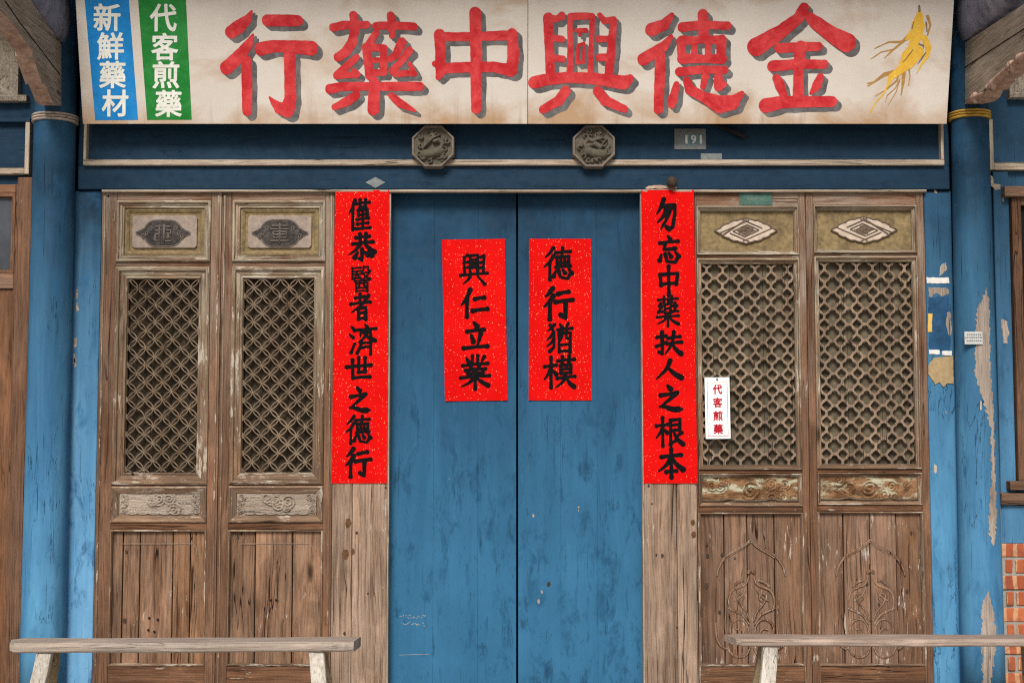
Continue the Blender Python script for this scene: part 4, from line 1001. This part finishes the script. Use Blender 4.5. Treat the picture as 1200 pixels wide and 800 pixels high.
def paintstrokes(groups, name, cell=.002):
    mb = MB()
    for i, (mat, txt) in enumerate(groups):
        st = big(1010, 0, 5.714, txt); ax = [p[0] for s_ in st for p in s_]; az = [p[1] for s_ in st for p in s_]; pad = .05
        xs, zs, f = field(st, min(ax) - pad, max(ax) + pad, min(az) - pad, max(az) + pad, cell, .0006, i)
        march(mb, xs, zs, f, loc, -.0009 - .0007 * i, m=i)
    mb.build(name, [q[0] for q in groups], sign)
paintstrokes([(M_ginsB, '320,235,14 270,282,9 180,283,5 85,326,3;270,285,8 205,338,7 152,390,3;205,333,5 130,350,4 60,396,3;225,480,13 150,500,13 90,545,7 40,577,4;90,545,4 35,560,3;245,500,9 235,540,7 165,600,4 90,645,3;250,540,4 225,590,4 170,640,3 158,685,2;255,530,4 230,615,3 178,700,2;315,460,6 322,510,4 312,575,2;440,110,10 458,170,8 440,235,5;280,490,13 278,545,11 262,640,3'),
              (M_gins, '385,95,20 375,180,46 355,265,40 345,300,34;350,320,30 300,370,32 270,420,16;370,350,44 310,420,42 250,475,26 195,515,19 172,575,8;165,585,5 150,620,5 90,690,4 47,770,3;330,225,18 300,262,10;418,255,20 445,320,20 440,372,14 400,430,7 367,490,3'),
              (M_ginsD, '383,42,7 385,75,8;340,335,3 300,390,3.5 275,418,2;425,355,4 395,400,4 372,430,2;345,150,3 335,195,4;430,150,5 435,210,4;380,295,3 410,305,5 412,325,2')], 'ginseng_painting')

# ------------------------------------------------------------------ calligraphy for the red papers, strokes in a 100 box
CAL = {
 '僅': (5.2, 'p30,4 20,26 4,48;21,30 21,96;36,16 92,11;52,4 52,26;76,2 75,24;44,37 46,52;44,36 84,32 82,50;46,51 82,48;64,26 64,92;40,65 88,60;42,79 86,75;34,94 96,90'),
 '恭': (5.6, '28,14 76,9;42,2 43,30;64,0 62,30;16,36 88,28;p44,36 30,54 2,74;n58,34 74,50 98,66;50,54 50,92 42,86;d34,64 24,82;d60,62 70,74;d72,58 86,76'),
 '醫': (3.9, '8,10 48,6;14,22 46,19;12,33 48,30;p30,20 26,40 14,46;d32,36 44,46;8,8 8,50;8,50 48,47;p62,2 58,18 52,24;62,4 82,2 82,16 92,18;54,28 88,24;p86,26 70,44 52,52;n58,30 74,44 96,52;20,59 86,54;26,68 28,98;26,68 80,64 78,98;46,58 40,78;62,57 62,76 72,77;30,86 76,84;28,97 78,96'),
 '者': (6, '26,17 66,12;46,2 46,34;6,40 92,32;p84,8 56,42 8,72;38,56 40,97;38,56 74,52 72,98;40,75 72,72;40,95 72,94'),
 '濟': (4.7, 'd8,8 20,20;d2,34 14,44;8,94 20,66;d58,0 65,10;32,19 96,14;p44,22 40,42;p60,20 58,42;76,18 78,38;p72,20 56,44 34,60;n48,24 68,44 98,56;44,56 40,76 30,96;78,54 78,100;44,64 78,61;44,78 78,75'),
 '世': (6.4, '4,45 96,36;26,14 28,90;50,4 50,66;74,6 74,64;50,67 74,65;28,91 92,86'),
 '之': (6.6, 'd42,2 54,14;16,38 44,34 80,28;p80,28 46,56 12,82;n12,80 32,78 60,90 98,88'),
 '德': (4.9, 'p32,2 20,18 4,30;p32,26 20,44 0,60;20,46 20,98;40,16 90,12;64,2 62,24;44,31 46,48;44,30 86,26 84,46;58,31 58,46;71,30 71,46;46,48 84,46;42,60 90,56;d40,70 33,88;50,70 56,90 82,94 92,78;d64,66 72,77;d84,64 96,78'),
 '行': (6.4, 'p30,2 18,18 4,28;p32,26 20,44 0,60;20,46 20,98;50,19 84,13;40,45 98,38;74,42 74,95 58,85'),
 '勿': (6.8, 'p36,2 24,26 4,48;30,24 84,20 84,50 74,88 58,96 48,88;p48,28 38,52 8,74;p66,26 52,60 22,94'),
 '忘': (6, 'd46,2 56,12;12,27 92,20;34,28 28,50 80,45;d18,66 10,86;34,64 42,90 78,93 90,76;d50,60 60,73;d78,56 94,72'),
 '中': (6.2, '12,30 16,66;12,30 90,24 84,62;16,63 84,58;50,0 50,100'),
 '藥': (4.3, '10,13 90,8;34,2 34,20;66,0 66,20;p54,16 46,26;38,28 40,58;38,28 62,25 60,57;40,43 60,41;40,58 60,56;22,24 12,34 24,38;26,34 10,55;10,55 28,52;80,22 70,34 82,36;88,32 70,53;70,53 92,50;6,71 94,66;50,58 50,100;p46,70 32,84 4,95;n54,70 70,84 97,95'),
 '扶': (6, '4,25 38,20;24,4 24,92 12,84;2,62 40,46;46,29 90,22;42,51 96,44;p68,4 62,52 34,94;n62,52 76,76 98,94'),
 '人': (7.6, 'p52,4 40,46 2,94;n46,40 66,68 98,92'),
 '根': (5.2, '2,31 42,26;24,4 24,98;p24,34 16,54 0,72;d28,42 40,54;52,12 52,94;52,12 86,8 84,46;54,29 84,26;54,47 84,44;50,94 70,80;p92,54 72,67;n62,50 76,76 100,95'),
 '本': (6.2, '14,29 86,22;50,2 50,98;p48,30 34,56 2,78;n52,30 70,56 98,74;32,79 68,76'),
 '興': (4.3, 'p28,8 12,16;14,16 16,64;14,33 28,30;15,49 28,46;36,10 36,60;36,10 64,7 63,60;44,23 56,21;44,33 44,46;44,33 56,31 56,46;44,47 56,45;74,14 86,10;86,12 84,64;74,31 85,29;74,47 84,45;2,71 98,64;p36,74 28,86 10,98;d62,72 88,97'),
 '仁': (6.8, 'p34,2 22,32 0,58;22,34 22,98;52,35 86,30;44,77 98,70'),
 '立': (6.6, 'd44,2 56,14;18,33 84,26;d34,44 42,66;p72,40 58,82;4,89 98,82'),
 '業': (4.7, '40,2 40,26;58,2 58,26;d20,8 28,20;p80,4 70,20;8,31 92,24;d32,32 38,40;p64,30 58,40;18,45 84,40;26,55 76,51;2,67 98,60;50,42 50,100;p46,68 30,82 4,93;n54,66 72,80 97,91'),
 '猶': (4.8, 'p30,4 18,16 4,26;14,6 28,30 28,80 12,94;p26,30 16,46 0,56;p28,52 18,66 0,78;d50,2 58,12;p82,0 74,12;42,21 96,16;46,34 48,96;46,34 90,30 88,96;60,20 58,44 50,54;74,19 74,50 86,50;50,73 86,70;49,94 87,92'),
 '模': (4.8, '2,33 38,28;22,4 22,98;p22,36 14,56 0,74;d26,44 38,56;44,15 96,10;58,2 58,22;80,0 79,22;52,30 54,54;52,30 86,26 84,52;54,42 84,39;54,54 84,52;42,69 98,63;p68,56 62,80 36,98;n70,66 80,84 99,98'),
}
def cal_strokes(ch, fx, fz, s):
    r0, txt = CAL[ch]; out = []
    for q in txt.split(';'):
        k = q[0] if q[0] in 'pnd' else 'h'
        pts = [tuple(map(float, p.split(','))) for p in q.lstrip('pnd').split()]
        # resample into a smooth run
        for _ in range(1 if k == 'h' else 2):
            if len(pts) > 2 and k != 'h':
                nq = [pts[0]]
                for i in range(len(pts) - 1): A, B = pts[i], pts[i + 1]; nq += [(A[0] * .75 + B[0] * .25, A[1] * .75 + B[1] * .25), (A[0] * .25 + B[0] * .75, A[1] * .25 + B[1] * .75)]
                pts = nq + [pts[-1]]
        if len(pts) == 2: A, B = pts; pts = [A, (A[0] * .85 + B[0] * .15, A[1] * .85 + B[1] * .15), (A[0] * .5 + B[0] * .5, A[1] * .5 + B[1] * .5 - (1.2 if k == 'h' and abs(B[0] - A[0]) > abs(B[1] - A[1]) else 0)), (A[0] * .12 + B[0] * .88, A[1] * .12 + B[1] * .88), B]
        n = len(pts); st = []
        for i, (a, b) in enumerate(pts):
            t = i / (n - 1)
            if k == 'p': r = r0 * (1.15 - .85 * t ** 1.5)
            elif k == 'n': r = r0 * (.55 + .9 * min(1, t / .8)) if t < .85 else r0 * .6
            elif k == 'd': r = r0 * (.6 + .75 * t)
            else: r = r0 * (1.12 - .95 * min(t, 1 - t) if True else 1)
            if k == 'h': r = r0 * (.82 + .30 * abs(2 * t - 1) ** 2)
            st.append((fx(a), fz(b), r * s * random.uniform(.94, 1.08)))
        out.append(st)
    return out
def paper(name, corners, Y, chars, label, group):
    """corners: px of tl, tr, br, bl; chars: (ch, x0, y0, x1, y1) px"""
    tl, tr_, br, bl = [P(a, b, Y) for a, b in corners]
    cx, cz = (tl[0] + tr_[0]) / 2, bl[1]; W0 = abs(tr_[0] - tl[0]) / 2
    ph = corners[0][0]
    wav = lambda x, z: -.0032 * abs(math.sin(x * 14 + z * 2.1 + ph)) * abs(math.sin(z * 4.3 + x * 3 + ph)) - .0016 * abs(math.sin(z * 13 + x * 31 + ph)) - .007 * (max(0, abs(x - cx) / W0 - .82) / .18) ** 2 * (.5 + .5 * math.sin(z * 7 + ph + (2 if x > cx else 0)))
    root = tag(empty(name, (cx, Y, cz)), label, 'couplet', group)
    mb = MB(); nx, nz = 16, 60; vs = []
    for yy in (-.0035, -.0031):
        for j in range(nz + 1):
            for i in range(nx + 1):
                u, v = i / nx, j / nz
                x = (bl[0] * (1 - u) + br[0] * u) * (1 - v) + (tl[0] * (1 - u) + tr_[0] * u) * v + (.0006 * math.sin(j * 1.7) if i in (0, nx) else 0)
                z = (bl[1] * (1 - u) + br[1] * u) * (1 - v) + (tl[1] * (1 - u) + tr_[1] * u) * v
                vs.append((x - cx, yy + wav(x, z), z - cz))
    N = (nx + 1) * (nz + 1)
    fs = [(j * (nx + 1) + i, j * (nx + 1) + i + 1, (j + 1) * (nx + 1) + i + 1, (j + 1) * (nx + 1) + i) for j in range(nz) for i in range(nx)]
    fs += [tuple(q + N for q in f[::-1]) for f in fs]
    mb.add(vs, fs); mb.build('paper_sheet', M_red, root, smooth=True)
    em = lambda x, y, z: (x - cx, y + wav(x, z), z - cz)
    for k, (ch, a, b, c, d) in enumerate(chars):
        x0, z1 = P(a, b, Y); x1, z0 = P(c, d, Y); w_, h_ = x1 - x0, z1 - z0
        st = cal_strokes(ch, lambda q: x0 + w_ * (.04 + .92 * q / 100), lambda q: z1 - h_ * (.03 + .94 * q / 100) + .035 * w_ * 0, math.sqrt(w_ * h_) / 100 * 1.16)
        xs, zs, f = field(st, x0 - .012, x1 + .012, z0 - .012, z1 + .012, .0016, .0007, k * 1.7 + a)
        mb = MB(); march(mb, xs, zs, f, em, -.0044); mb.build('character', M_ink, root)
    return root
paper('red_couplet', ((393, 223), (456, 223), (453.2, 566), (389, 566)), YP, [
    ('僅', 407, 232, 436, 272), ('恭', 407, 273, 442, 309), ('醫', 410, 311, 437, 343), ('者', 409, 343, 437, 376), ('濟', 408, 379, 443, 416), ('世', 404, 417, 437, 446), ('之', 406, 452, 435, 485), ('德', 404, 486, 437, 521), ('行', 404, 524, 436, 560)],
    'long red paper couplet on the post left of the blue doors, nine black characters', 'long red couplets on the door posts')
paper('red_couplet', ((751, 223), (813, 223), (816.6, 566), (754, 566)), YP, [
    ('勿', 767, 232, 796, 272), ('忘', 769, 275, 798, 311), ('中', 769, 311, 798, 347), ('藥', 767, 346, 798, 383), ('扶', 767, 387, 801, 418), ('人', 767, 421, 802, 446), ('之', 768, 450, 801, 484), ('根', 767, 487, 803, 524), ('本', 769, 524, 804, 561)],
    'long red paper couplet on the post right of the blue doors, beside the hanging tag', 'long red couplets on the door posts')
paper('red_door_paper', ((518, 281), (591.5, 280), (594.5, 469), (521.5, 470)), YD, [
    ('興', 538, 295, 573, 335), ('仁', 539, 338, 573, 373), ('立', 541, 376, 573, 413), ('業', 538, 415, 576, 457)],
    'short red paper with four black characters pasted on the left blue door leaf', 'short red papers on the blue doors')
paper('red_door_paper', ((620, 280), (692.5, 280), (693, 469), (619.5, 469)), YD, [
    ('德', 636, 289, 673, 330), ('行', 636, 336, 673, 376), ('猶', 639, 378, 673, 415), ('模', 636, 416, 676, 456)],
    'short red paper with four black characters pasted on the right blue door leaf', 'short red papers on the blue doors')

# ------------------------------------------------------------------ small things fixed to the front
def plate(name, px, Y, mat, thick, label, cat, bev=.001, group=None):
    (x0, z1), (x1, z0) = P(px[0], px[1], Y), P(px[2], px[3], Y)
    root = tag(empty(name, ((x0 + x1) / 2, Y, z0)), label, cat, group)
    w2 = (x1 - x0) / 2; h = z1 - z0; mb = MB(); mb.box(-w2, w2, -thick, 0, 0, h); mb.build(name + '_body', mat, root, bev)
    return root, w2, h
def text_on(root, txt, cx, cz, w_, h_, y, mat, name='lettering', bold=.0):
    mb = MB(); tot = len(txt); cw = w_ / tot
    for k, ch in enumerate(txt):
        vs, fs = glyph(ch, cw * (.72 if ch != '1' else .3), h_, bold)
        mb.add([(cx - w_ / 2 + cw * (k + .5) + x, y, cz + z) for x, z in vs], fs)
    mb.build(name, mat, root)
r, w2, h = plate('number_plate', (790, 151, 827.5, 175.5), 0.0, M_met, .004, 'grey metal house number plate reading 191 on the blue beam', 'number plate')
fmb = MB(); fmb.frame(-w2, w2, 0, h, [(0, -.0041), (.001, -.0055), (.004, -.0055), (.005, -.0041)]); fmb.build('plate_rim', M_met, r)
tp = MB(); tp.box(-.024, .045, -.0046, -.004, .022, .080); tp.build('enamel_field', M_tealmark, r)
text_on(r, '191', .018, .055, .115, .047, -.0052, M_metL, bold=.02)
r, w2, h = plate('small_name_strip', (821, 180, 846, 187), -.001, M_met, .004, 'narrow grey embossed strip on the beam under the number plate', 'label')
mk = MB()
for k in range(9): mk.box(-w2 + .012 + k * .0105, -w2 + .018 + k * .0105, -.0048, -.004, h * .25, h * .8)
mk.build('embossed_marks', M_metT, r)
r, w2, h = plate('green_plaque', (866, 225.5, 905, 240.5), -.001, M_green, .004, 'small green enamel plaque nailed on the top rail of a lattice door', 'plaque')
mk = MB()
for k, (a, b) in enumerate(((-.045, .03), (-.03, .028), (-.018, .036), (-.008, .03), (.012, .034), (.024, .033), (.038, .03))):
    mk.tube([(a, -.0041, b), (a + .005, -.0041, b + random.uniform(-.012, .012)), (a + .009, -.0041, b + random.uniform(-.004, .01))], .0013, 4)
mk.build('worn_marks', M_worn, r)
r, w2, h = plate('metal_notice_plate', (1130, 388.5, 1151.5, 403.5), -.160, M_metL, .003, 'small pale metal plate screwed to the blue column on the right', 'plate')
mk = MB()
for zz_ in (.25, .5, .72):
    for k in range(7): mk.box(-w2 + .012 + k * .0112, -w2 + .012 + k * .0112 + .0078, -.0036, -.003, h * zz_, h * zz_ + .006)
mk.build('engraved_lines', M_met, r)
scr = MB()
for a in (-w2 + .007, w2 - .007): scr.lathe(a, -.003, [(.003, h * .5), (.003, h * .5 + .004)], 8)
scr.build('screw', M_metT, r)
(x, z) = P(440, 214, -.022); mb = MB(); hw, hh = 12 * .0045, 6.6 * .0045
mb.prism([(-hw, 0), (0, -hh), (hw, 0), (0, hh)], -.004, 0); d = mb.build('diamond_plate', M_met, None, .001); d.location = (x, -.020, z); tag(d, 'grey metal diamond plate on the beam above the left couplet', 'plate')
(x, z) = P(787, 214, -.03); mb = MB(); mb.lathe(0, 0, [(.002, -.03), (.018, -.028), (.027, -.012), (.029, 0), (.022, .018), (.012, .026), (.006, .032)], 18)
d = mb.build('rusty_knob', M_rust, None, smooth=True); d.location = (x, -.048, z); tag(d, 'round rusty iron knob on the beam above the right couplet', 'knob')
ch_ = patch('bare_wood_patch', [(755, 221), (760, 218), (775, 217), (784, 219), (794, 218), (793, 221.5)], -.0205, M_brkedge, lint, .001, jag=.6)
(x0, z0), (x1, z1) = P(836, 145, -.03), P(872, 160, -.03); mb = MB(); dx, dz = x1 - x0, z1 - z0; L = math.hypot(dx, dz)
mb.box(-L, 0, -.010, .010, -.013, .013); mb.box(-.012, .004, -.012, .012, -.016, .016); d = mb.build('iron_bar', M_black, None, .003); d.location = (x1, -.034, z1); d.rotation_euler = (0, -math.atan2(dz, dx), 0)
tag(d, 'short black iron bar slanting down from behind the signboard', 'bracket')
# hanging tag on the lattice
(x0, z1), (x1, z0) = P(825.5, 442, -.014), P(855.5, 514, -.014)
tg = tag(empty('hanging_tag', ((x0 + x1) / 2, -.014, z1), (0, R(-.6), 0)), 'narrow white plastic tag with red characters hung on the right lattice', 'hanging tag')
w2, h = (x1 - x0) / 2, z1 - z0
mb = MB(); mb.box(-w2, w2, -.003, 0, -h, 0); mb.build('tag_sheet', M_white, tg, .0012)
mb = MB(); mb.frame(-w2 + .012, w2 - .012, -h + .013, -.026, [(0, -.0034), (.0022, -.0034)]); mb.build('border_line', M_tagred, tg)
mb = MB()
for k, ch in enumerate('代客煎藥'):
    vs, fs = glyph(ch, .050, .052, .035); zc = -.063 - k * .0695
    mb.add([(x + .001, -.0036, zc + z) for x, z in vs], fs)
mb.build('lettering', M_tagred, tg)
mb = MB(); mb.tube([(0, -.0035, -.012), (0, -.006, -.005), (0, .004, .012), (0, .016, .026)], .0014, 6); mb.lathe(0, -.0036, [(.004, -.016), (.004, -.008)], 8); mb.build('string', M_black, tg)
# scraps of paper on the right side post
scg = 'paper scraps left on the blue post'
def scrap(name, pts, mat, label, cat, Y=-.0012, th=.0012, jag=.5):
    o = patch(name, pts, Y, mat, None, th, jag=jag); c = sum((Vector(v.co) for v in o.data.vertices), Vector()) / len(o.data.vertices)
    for v in o.data.vertices: v.co -= c
    o.location = c; return tag(o, label, cat, scg)
scrap('paper_strip', [(1086, 325), (1112, 325), (1112, 332), (1086, 332)], M_paperW, 'white paper strip highest on the blue post beside the lattice door', 'paper scrap')
scrap('paper_strip', [(1087.5, 367), (1092.5, 367), (1092.5, 389), (1087.5, 389)], M_paperY, 'yellow upright paper strip on the dark patch of the blue post', 'paper scrap', -.0026)
scrap('paper_strip', [(1089, 410), (1101, 410), (1101, 415), (1089, 415)], M_paperW, 'white paper strip just above the cardboard scrap, nearer the lattice door', 'paper scrap', -.0026)
scrap('paper_strip', [(1104, 411), (1115, 411), (1115, 416), (1104, 416)], M_paperW, 'white paper strip just above the cardboard scrap, nearer the column', 'paper scrap', -.0026)
scrap('cardboard_scrap', [(1094, 419), (1116, 417), (1117.5, 450), (1110, 449), (1106, 453), (1101, 448), (1096, 450), (1092, 445), (1087.5, 438), (1087, 429)], M_card, 'torn tan cardboard scrap on the blue post beside the column', 'cardboard scrap', -.0012, .004, .6)

# ------------------------------------------------------------------ benches
def bench(x, y, rz, length, mseat, label, zt, th):
    root = tag(empty('wooden_bench', (x, y, 0), (0, 0, rz)), label, 'bench', 'narrow wooden benches in front of the shop')
    hw = .085; n = 26; mb = MB()
    sec = [(-hw, -.35), (-hw * 1.03, .1), (-hw * .96, .42), (-hw * .86, .5), (hw * .9, .5), (hw, .4), (hw, -.4), (hw * .9, -.5), (-hw * .9, -.5)]
    vs = []; m = len(sec)
    for i in range(n + 1):
        t = i / n; xx = -length / 2 + length * t; e = 1.0
        if i == 0: e = .72
        if i == n: e = .85
        for a, b in sec:
            sk = (.035 if i == 0 else -.02 if i == n else 0) * (0.5 - a / hw / 2)
            vs.append((xx + sk * (1 if i in (0, n) else 0), a * e + .003 * math.sin(t * 9 + 1), zt - th / 2 + b * th * e + .0012 * math.sin(t * 13 + a * 20) - .0015 * math.sin(math.pi * t)))
    fs = [(i * m + q, (i + 1) * m + q, (i + 1) * m + (q + 1) % m, i * m + (q + 1) % m) for i in range(n) for q in range(m)]
    fs = [f[::-1] for f in fs] + [tuple(range(m)), tuple(range((n + 1) * m - 1, n * m - 1, -1))]
    mb.add(vs, fs); mb.build('seat', mseat, root, .004)
    for sx in (-1, 1):
        for sy in (-1, 1):
            lm = MB(); tx = sx * (length / 2 - .20); ty = sy * .042; bx_ = sx * (length / 2 - .135); by = sy * .17; a, b = .036, .026; zt2 = zt - th + .002
            vs = []
            for k in range(6):
                t = k / 5; cx_, cy_, cz_ = tx + (bx_ - tx) * t, ty + (by - ty) * t, zt2 * (1 - t) + .0 * t; j = .0022 * math.sin(k * 2.1 + sx)
                vs += [(cx_ - a + j, cy_ - b, cz_), (cx_ + a + j, cy_ - b + .004, cz_), (cx_ + a + j, cy_ + b, cz_), (cx_ - a + j, cy_ + b, cz_)]
            fs = [(k * 4 + q, k * 4 + (q + 1) % 4, (k + 1) * 4 + (q + 1) % 4, (k + 1) * 4 + q)[::-1] for k in range(5) for q in range(4)] + [(0, 1, 2, 3), (23, 22, 21, 20)]
            lm.add(vs, fs); lm.build('leg', M_leg if sy < 0 else M_legY, root, .008)
        sb = MB(); xx = sx * (length / 2 - .15); sb.box(xx - .014, xx + .014, -.092, .092, .185, .215); sb.build('crossbar', M_legY, root, .004)
    return root
# left bench stands slightly turned, its left end nearer the court
def ground_at(px, py, z):
    d = ray(px, py); t = (z - CAM.z) / d.z; p = CAM + d * t; return p
ZB = .485
bench(X(215, 750, -.62), -.62, R(1.6), 1.67, M_bench, 'pale narrow wooden bench in front of the left lattice doors', ZB + .014, .047)
bench(X(1055, 750, -.58), -.58, R(-.4), 1.66, M_benchR, 'brown narrow wooden bench in front of the right lattice doors', ZB + .024, .036)
